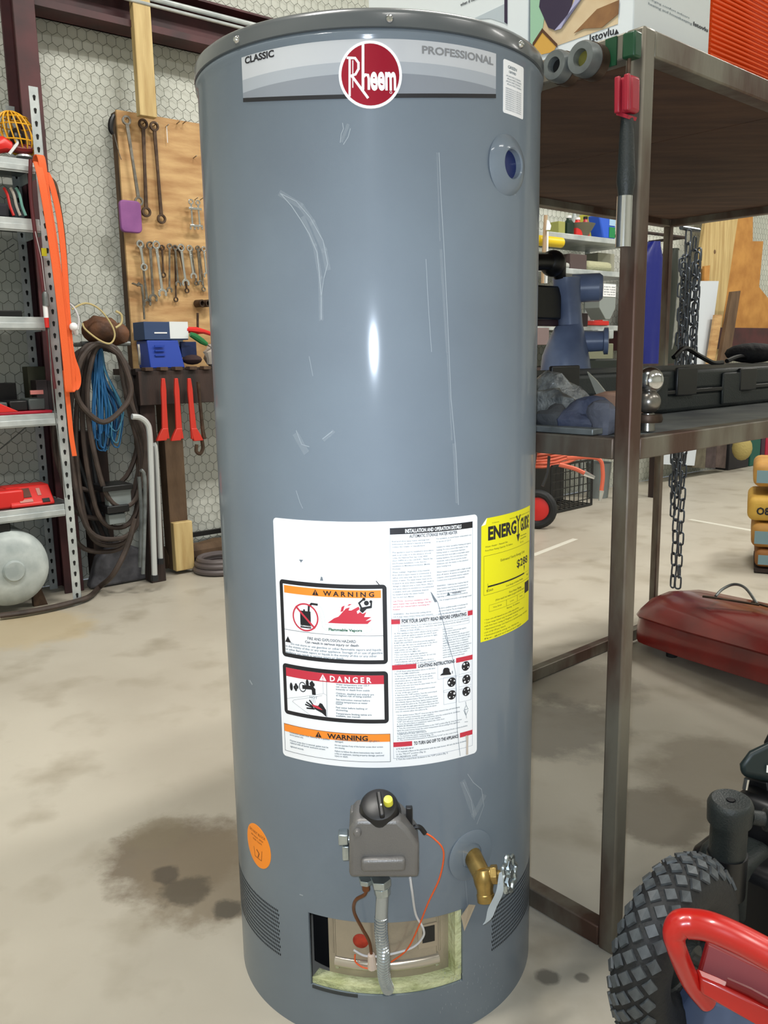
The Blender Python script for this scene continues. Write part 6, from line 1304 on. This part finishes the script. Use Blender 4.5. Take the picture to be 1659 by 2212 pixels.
MB().tube(smooth_path([ad(1225, 990, 4.3), ad(1290, 990, 4.28), ad(1302, 1020, 4.28), ad(1299, 1060, 4.28)], 5), .0105, 7).build('hose_end', M_ohose, t)
MB().tube(smooth_path([ad(1208, 1004, 4.1), ad(1240, 1012, 4.1), ad(1262, 1022, 4.1)], 5), .0105, 7).build('hose_end', M_ohose, t)
for a, b, d_ in (((1262, 1022), (1284, 1032), 4.1), ((1299, 1060), (1296, 1082), 4.28)): MB().cyl(ad(*a, d_), ad(*b, d_), .014, .008, 10).build('hose_fitting', M_chrome, t)
g2 = gz(1291, 1074); mb = MB(); mb.lathe([(.0001, 0), (.075, 0), (.095, .26), (.098, .265), (.090, .262), (.07, .01), (.0001, .01)], g2+V3((0, 0, .001)), (0, 0, 1), 24); tag(mb.build('bucket', mat('bucket_grey', (116, 124, 124), .5)), 'grey plastic bucket on the floor behind the wire crate', 'bucket')
g3 = gz(1160, 1142); wax = V3((-.75, .66, 0)).normalized(); cw = g3+V3((0, 0, .125))
t = thing('hand_truck', 'red hand truck with black tyres half hidden behind the tank', 'hand truck', g3)
tw = cw.copy(); wpn = V3((.35, .94, 0)).normalized(); RW = frame_of(wpn)
MB().tube([tw+RW @ V3((.098*math.cos(a*PI/16), .098*math.sin(a*PI/16), 0)) for a in range(32)], .026, 10, True).build('tyre', M_rubber, t)
MB().lathe([(.0001, .02), (.03, .02), (.035, .008), (.082, .004), (.082, -.004), (.0001, -.02)], tw, wpn, 24).build('wheel_hub', M_redp, t)
MB().tube(smooth_path([tw+V3((-.08, .05, .02)), tw+V3((-.02, .06, .25)), tw+V3((0, .06, .5)), tw+V3((-.01, .07, .72))], 4), .014, 8).build('frame_tube', M_blackp, t)
MB().tube(smooth_path([ad(1172, 1050, 4.6), ad(1183, 1020, 4.6), ad(1186, 985, 4.6)], 4), .008, 6).build('cable', M_blackp, t)
# thin pale strips laid on the floor
for (a, b, w) in (((1150, 1200), (1243, 1164), .035), ((1490, 1122), (1625, 1146), .04)):
    P = gz(*a), gz(*b); d_ = (P[1]-P[0]).normalized(); x = V3((-d_.y, d_.x, 0))*w/2
    o = MB().prism([P[0]-x, P[1]-x, P[1]+x, P[0]+x], (0, 0, 1), .0006).build('pale_strip', mat('floor_mark', (214, 212, 200), .5), fl_)
# stack of paper bags
g4 = gz(1634, 1232); rj = random.Random(4); z = .10
MBp = MB(); 
def bagat(i, x0, ytop, ybot, m_, lb, sh_=0):
    pl = 4.14
    a = ad(x0, ybot, pl); zt2 = ad(x0+20, ytop, pl).z; zb5 = ad(x0+20, ybot, pl).z
    d1 = V3((.915, -.40, 0)).normalized(); d2 = V3((.40, .915, 0)).normalized(); c = V3((a.x, a.y, 0))+d1*.25+d2*.2; h = zt2-zb5
    mb = MB(); n1, n2 = 14, 10; mb.box((0, 0, 0), (.5, .4, h))
    t = thing('cement_bag', lb, 'bag', V3((c.x, c.y, zb5)), 'paper bags stacked at the right edge')
    Rm = Matrix((d1, d2, V3((0, 0, 1)))).transposed(); mb2 = MB().box(c+V3((0, 0, zb5+h/2)), (.5, .4, h-.004), Rm); mb2.build('bag_body', m_, t, bevel=min(.035, h*.3), seg=4)
    f = c-d2*.2; 
    for k_, (u0_, u1_, m3) in enumerate(((-.235, -.165, mat('bag_print_blue', (120, 150, 160), .6)), (-.155, .2, mat('bag_print_brown', (164, 112, 40), .6)))):
        if i != 1: MB().box(f+d1*(u0_+u1_)/2-d2*.0012+V3((0, 0, zb5+h*.45)), (u1_-u0_, .004, h*.5), Rm).build('print_patch', m3, t)
    if i == 1:
        v_, f_ = text_mesh('O8', .03, 2); MB().add([f+d1*(-.21+q_.x*.045)-d2*.003+V3((0, 0, zb5+h*.3+q_.y*.05)) for q_ in v_], f_).build('lettering', M_black, t, smooth=0)
    return c
bagat(0, 1626, 998, 1053, M_bag, 'topmost paper bag of the stack with a blue printed corner'); bagat(1, 1613, 1070, 1126, mat('bag_yellow', (214, 176, 78), .7, c2=(186, 140, 56), scale=6), 'second bag from the top sticking out furthest left')
bagat(2, 1621, 1128, 1184, M_bag, 'third bag from the top with a blue printed patch'); cl = bagat(3, 1629, 1184, 1226, mat('bag_brown', (160, 106, 50), .7, c2=(120, 76, 34), scale=6), 'lowest brown bag resting on the dark pallet')
zb5 = ad(1645, 1226, 4.14).z
t = thing('pallet', 'dark wooden pallet under the stack of paper bags', 'pallet', V3((cl.x, cl.y, 0)))
for k_ in range(3): MB().box(cl+V3((.40, .915, 0))*(-.15+.15*k_)+V3((0, 0, zb5/2-.01)), (.5, .06, zb5-.02), Matrix.Rotation(math.radians(-23.6), 3, 'Z')).build('bearer', M_darkwood, t)
MB().box(cl+V3((0, 0, zb5-.012)), (.5, .4, .018), Matrix.Rotation(math.radians(-23.6), 3, 'Z')).build('deck_board', M_darkwood, t)
zgap = ad(1650, 1053, 4.14).z; zg2 = ad(1650, 1070, 4.14).z
tag(MB().box(cl+V3((.03, 0, (zgap+zg2)/2)), (.42, .36, abs(zgap-zg2)-.002), Matrix.Rotation(math.radians(-23.6), 3, 'Z')).build('wood_spacer', M_darkwood), 'dark wooden spacer between the two topmost paper bags', 'spacer')
#@@NEAR
# ------------------------------------------------------------------ red enamelled case on the floor
pa, pb = gz(1380, 1412), gz(1655, 1520); rd_ = (pb-pa).normalized(); rn_ = V3((-rd_.y, rd_.x, 0))
if rn_.y < 0: rn_ = -rn_
t = thing('red_tank_case', 'long low red enamelled metal case with a wire bail on the floor', 'metal case', pa+rd_*.5)
prof = [(-.00, .03), (.0, .075), (.012, .118), (.0, .122), (-.006, .130), (.02, .150), (.09, .182), (.2, .196), (.34, .182), (.42, .148), (.448, .130), (.44, .120), (.43, .07), (.43, .03)]
nL = 26; vs = []; LL = 1.15
pa = pa-rd_*.10; LL = 1.25
for i in range(nL+1):
    f = (i/nL)**1.3; tt = f*LL; e = min(1, math.sqrt(max(0, 1-(max(0, .10-tt)/.10)**2)))*.75+.25 if tt < .10 else 1
    for b, z in prof:
        bb = .215+(b-.215)*(e*.9+.1*min(1, tt/.3)); zz = .075+(z-.075)*(.45+.55*e) if z > .075 else z+.02*(1-e)
        vs.append(pa+rd_*(tt-.03*0)+rn_*bb+V3((0, 0, zz+.05*tt)))
m_ = len(prof); fs = [(i*m_+k_, i*m_+(k_+1) % m_, (i+1)*m_+(k_+1) % m_, (i+1)*m_+k_) for i in range(nL) for k_ in range(m_)]+[tuple(range(m_)), tuple(range(nL*m_, nL*m_+m_))]
MB().add(vs, fs).build('shell', M_redtank, t, smooth=50)
for i, (a, b) in enumerate(((.18, .08), (.18, .36), (.9, .08), (.9, .36))): c_ = pa+rd_*a+rn_*b; MB().cyl(V3((c_.x, c_.y, .0)), V3((c_.x, c_.y, .055+.05*a)), .02, n=12).build('foot', M_rubber, t)
hb = [(1512, 1283), (1546, 1284), (1575, 1272), (1600, 1272), (1628, 1288), (1655, 1306)]
def rtop_(x, y, up=0): g = gz(x, y, .235); return g+V3((0, 0, up))
MB().tube(smooth_path([rtop_(1546, 1288), rtop_(1560, 1282, .015), rtop_(1585, 1280, .03), rtop_(1610, 1286, .025), rtop_(1635, 1304, .0)], 5), .005, 7).build('bail_handle', M_galvd, t)
MB().bar(rtop_(1518, 1288, .0), rtop_(1548, 1292, .0), .012, .006).build('bail_tab', M_rusty, t); MB().bar(rtop_(1548, 1292, .0), rtop_(1640, 1308, .002), .010, .005).build('bail_tab', M_rusty, t); MB().bar(rtop_(1625, 1300, .0), rtop_(1660, 1312, .002), .010, .005).build('bail_tab', M_rusty, t)
# ------------------------------------------------------------------ pressure washer
wc = gz(1462, 2052, .152); wc = V3((wc.x, wc.y, .152)); wn = V3((.656, -.755, 0)).normalized(); wf = V3((0, 0, 1)).cross(wn).normalized()
ws = thing('pressure_washer', 'black engine machine with a knobbly tyre and red tube frame at lower right', 'pressure washer', V3((wc.x+.2, wc.y, 0)))
RW = Matrix((wf, V3((0, 0, 1)), wn)).transposed()
def WC(a, b, c): return wc+wf*a+V3((0, 0, b))+wn*c
mb = MB(); rT, rt = .105, .044
mb.tube([wc+RW @ V3((rT*math.cos(a*PI/24), rT*math.sin(a*PI/24), 0)) for a in range(48)], rt, 16, True); tyre = mb.build('tyre', M_rubber, ws)
M_lug = mat('tyre_lug', (78, 84, 88), .5, c2=(58, 62, 66), scale=60)
lg = bpy.data.meshes.new('tread_lug'); mb = MB(); 
mb.add([V3(p) for p in ((-.0112, 0, 0), (0, -.0112, 0), (.0112, 0, 0), (0, .0112, 0), (-.0102, 0, .0035), (0, -.0102, .0042), (.0102, 0, .0035), (0, .0102, .0042))], [(4, 5, 6, 7), (0, 1, 5, 4), (1, 2, 6, 5), (2, 3, 7, 6), (3, 0, 4, 7)])
lg.from_pydata(mb.v, [], mb.f); lg.materials.append(M_lug)
for i in range(30):
    for j, ph in enumerate((-46, -23, 0, 23, 46)):
        if j in (0, 4) and i % 2: pass
        a = 2*PI*(i+.5*(j % 2))/30; pr_ = math.radians(ph)
        er = wf*math.cos(a)+V3((0, 0, 1))*math.sin(a); et_ = -wf*math.sin(a)+V3((0, 0, 1))*math.cos(a)
        nn = er*math.cos(pr_)+wn*math.sin(pr_); side = wn*math.cos(pr_)-er*math.sin(pr_); c_ = wc+er*rT+nn*(rt-.0008)
        if (c_-CAM).dot(nn) > .35 and j != 2: pass
        if nn.dot(CAM-c_) < -.1: continue
        o = bpy.data.objects.new('tread_lug', lg); COL.objects.link(o); mm_ = Matrix((et_*1.05, side*1.05, nn)).transposed().to_4x4(); mm_.translation = c_
        o.matrix_world = mm_; o.parent = tyre; o.matrix_parent_inverse = Matrix.Identity(4)
MB().lathe([(.0001, .03), (.022, .03), (.026, .012), (.060, .004), (.068, .016), (.068, -.02), (.0001, -.02)], wc, wn, 28).build('wheel_hub', M_case, ws)
MB().cyl(WC(0, 0, -.02), WC(0, 0, .12), .009, n=10).build('axle', M_steel, ws)
# engine mass: placed by its own frame  (a along wf, up, c along wn)
def eb(nm, px, py, dep, dims, m_, bev=.01, R_=None, up=0): c_ = ad(px, py, dep); return MB().box(c_, dims, R_ or RW2).build(nm, m_, ws, bevel=bev, seg=3)
RW2 = Matrix((wf, wn, V3((0, 0, 1)))).transposed()
eb('engine_block', 1660, 1975, 1.55, (.16, .24, .24), M_blackp, .02)
eb('engine_shroud', 1585, 1890, 1.55, (.10, .10, .13), M_case, .02)
eb('blower_housing', 1665, 1790, 1.6, (.12, .1, .16), M_blackp, .02)
eb('crankcase', 1560, 1985, 1.58, (.12, .10, .17), M_blackp, .02)
c_ = ad(1577, 1752, 1.42); up = V3((-.03, -.08, 1)).normalized()
MB().lathe([(.030, -.085), (.030, -.02), (.036, -.018), (.037, .012), (.034, .020), (.030, .023), (.026, .0225), (.008, .021), (.006, .018), (.0001, .018)], c_, up, 36).build('filter_cap', M_case, ws)
MB().lathe([(.006, .0), (.006, .003), (.0001, .003)], c_+up*.019, up, 12).build('cap_knob', M_blackp, ws)
MB().cyl(c_-up*.08, c_-up*.16, .033, n=24).build('filter_neck', M_blackp, ws)
mb = MB(); mb.lathe([(.012, 0), (.013, .02), (.019, .022), (.020, .028), (.015, .034), (.0001, .036)], c_+V3((.037, .0, -.012)), V3((1, -.1, -.15)), 20); mb.build('hose_port', M_case, ws)
MB().tube(smooth_path([c_+V3((.06, .0, -.015)), c_+V3((.085, -.01, -.03)), c_+V3((.11, .0, -.06))], 4), .011, 10).build('intake_hose', M_blackp, ws)
MB().cyl(ad(1609, 1705, 1.5), ad(1613, 1683, 1.5), .005, n=10).build('dipstick', M_chrome, ws)
# tank top panel, far right
P = [ad(x, y, 1.55) for x, y in ((1597, 1650), (1600, 1678), (1665, 1690), (1700, 1695), (1700, 1560), (1660, 1602), (1618, 1622))]
MB().prism(P, (.5, 1, -.5), .05).build('fuel_tank', mat('tank_darkteal', (28, 42, 44), .4), ws, bevel=.012, seg=3)
MB().prism([ad(x, y, 1.62) for x, y in ((1646, 1610), (1664, 1575), (1700, 1540), (1700, 1640))], (.5, 1, -.5), .05).build('rear_guard', M_blackp, ws, bevel=.008)
MB().bar(ad(1652, 1672, 1.62), ad(1668, 1775, 1.62), .07, .05).build('tank_bracket', M_blackp, ws, bevel=.004)
v_, f_ = text_mesh('N8', .03, 2)
pA, pB, pC = ad(1654, 1668, 1.545), ad(1684, 1672, 1.545), ad(1655, 1652, 1.545)
MB().add([pA+(pB-pA)*q_.x+(pC-pA)*q_.y*1.35 for q_ in v_], f_).build('lettering', M_white, ws, smooth=0)
MB().bar(ad(1505, 1985, 1.30), ad(1498, 2000, 1.30) if False else ad(1500, 1988, 1.3)+V3((-.004, 0, -.03)), .005).build('latch_rod', M_white, ws)
MB().cyl(ad(1508, 1957, 1.36), ad(1497, 1990, 1.36), .0035, n=8).build('latch_rod', M_chrome, ws)
# red tube frame
dF = 1.12
fr_p = [(1528, 2165, 1.185), (1492, 2120, 1.175), (1464, 2055, 1.15), (1457, 2020, 1.15), (1470, 1998, 1.15), (1500, 1996, 1.145), (1540, 2004, 1.13), (1600, 2030, 1.11), (1680, 2072, 1.08), (1760, 2110, 1.06)]
MB().tube(smooth_path([ad(*p) for p in fr_p], 6), [.0135+.006*min(1, max(0, (i-14)/10)) for i in range(55)], 16).build('frame_tube', M_redframe, ws)
P = [ad(x, y, d_) for x, y, d_ in ((1510, 2110, 1.19), (1530, 2040, 1.2), (1700, 2120, 1.15), (1700, 2212, 1.13), (1620, 2170, 1.16))]; MB().prism(P, (0, 1, 0), .01).build('back_plate', mat('plate_dkred', (120, 16, 20), .45), ws, bevel=.002)
P = [ad(x, y, d_) for x, y, d_ in ((1512, 2112, 1.16), (1515, 2150, 1.16), (1670, 2235, 1.12), (1700, 2250, 1.11), (1700, 2200, 1.11), (1560, 2132, 1.15))]; MB().prism(P, (0, 1, .1), .02).build('lower_rail', M_redframe, ws, bevel=.004)
MB().tube([ad(1570, 2120, 1.155), ad(1620, 2142, 1.14), (ad(1680, 2175, 1.12))], .006, 10).build('inner_rod', mat('plate_dkred', (120, 16, 20), .45), ws)
P = [ad(x, y, d_) for x, y, d_ in ((1446, 2225, 1.3), (1495, 2150, 1.3), (1600, 2185, 1.24), (1680, 2240, 1.2), (1680, 2300, 1.2), (1440, 2300, 1.3))]; MB().prism(P, (0, 1, 0), .03).build('base_panel', mat('base_bluegrey', (92, 108, 140), .5, c2=(74, 88, 118), scale=6), ws, bevel=.004)
COL.objects.unlink(_to); bpy.data.objects.remove(_to)
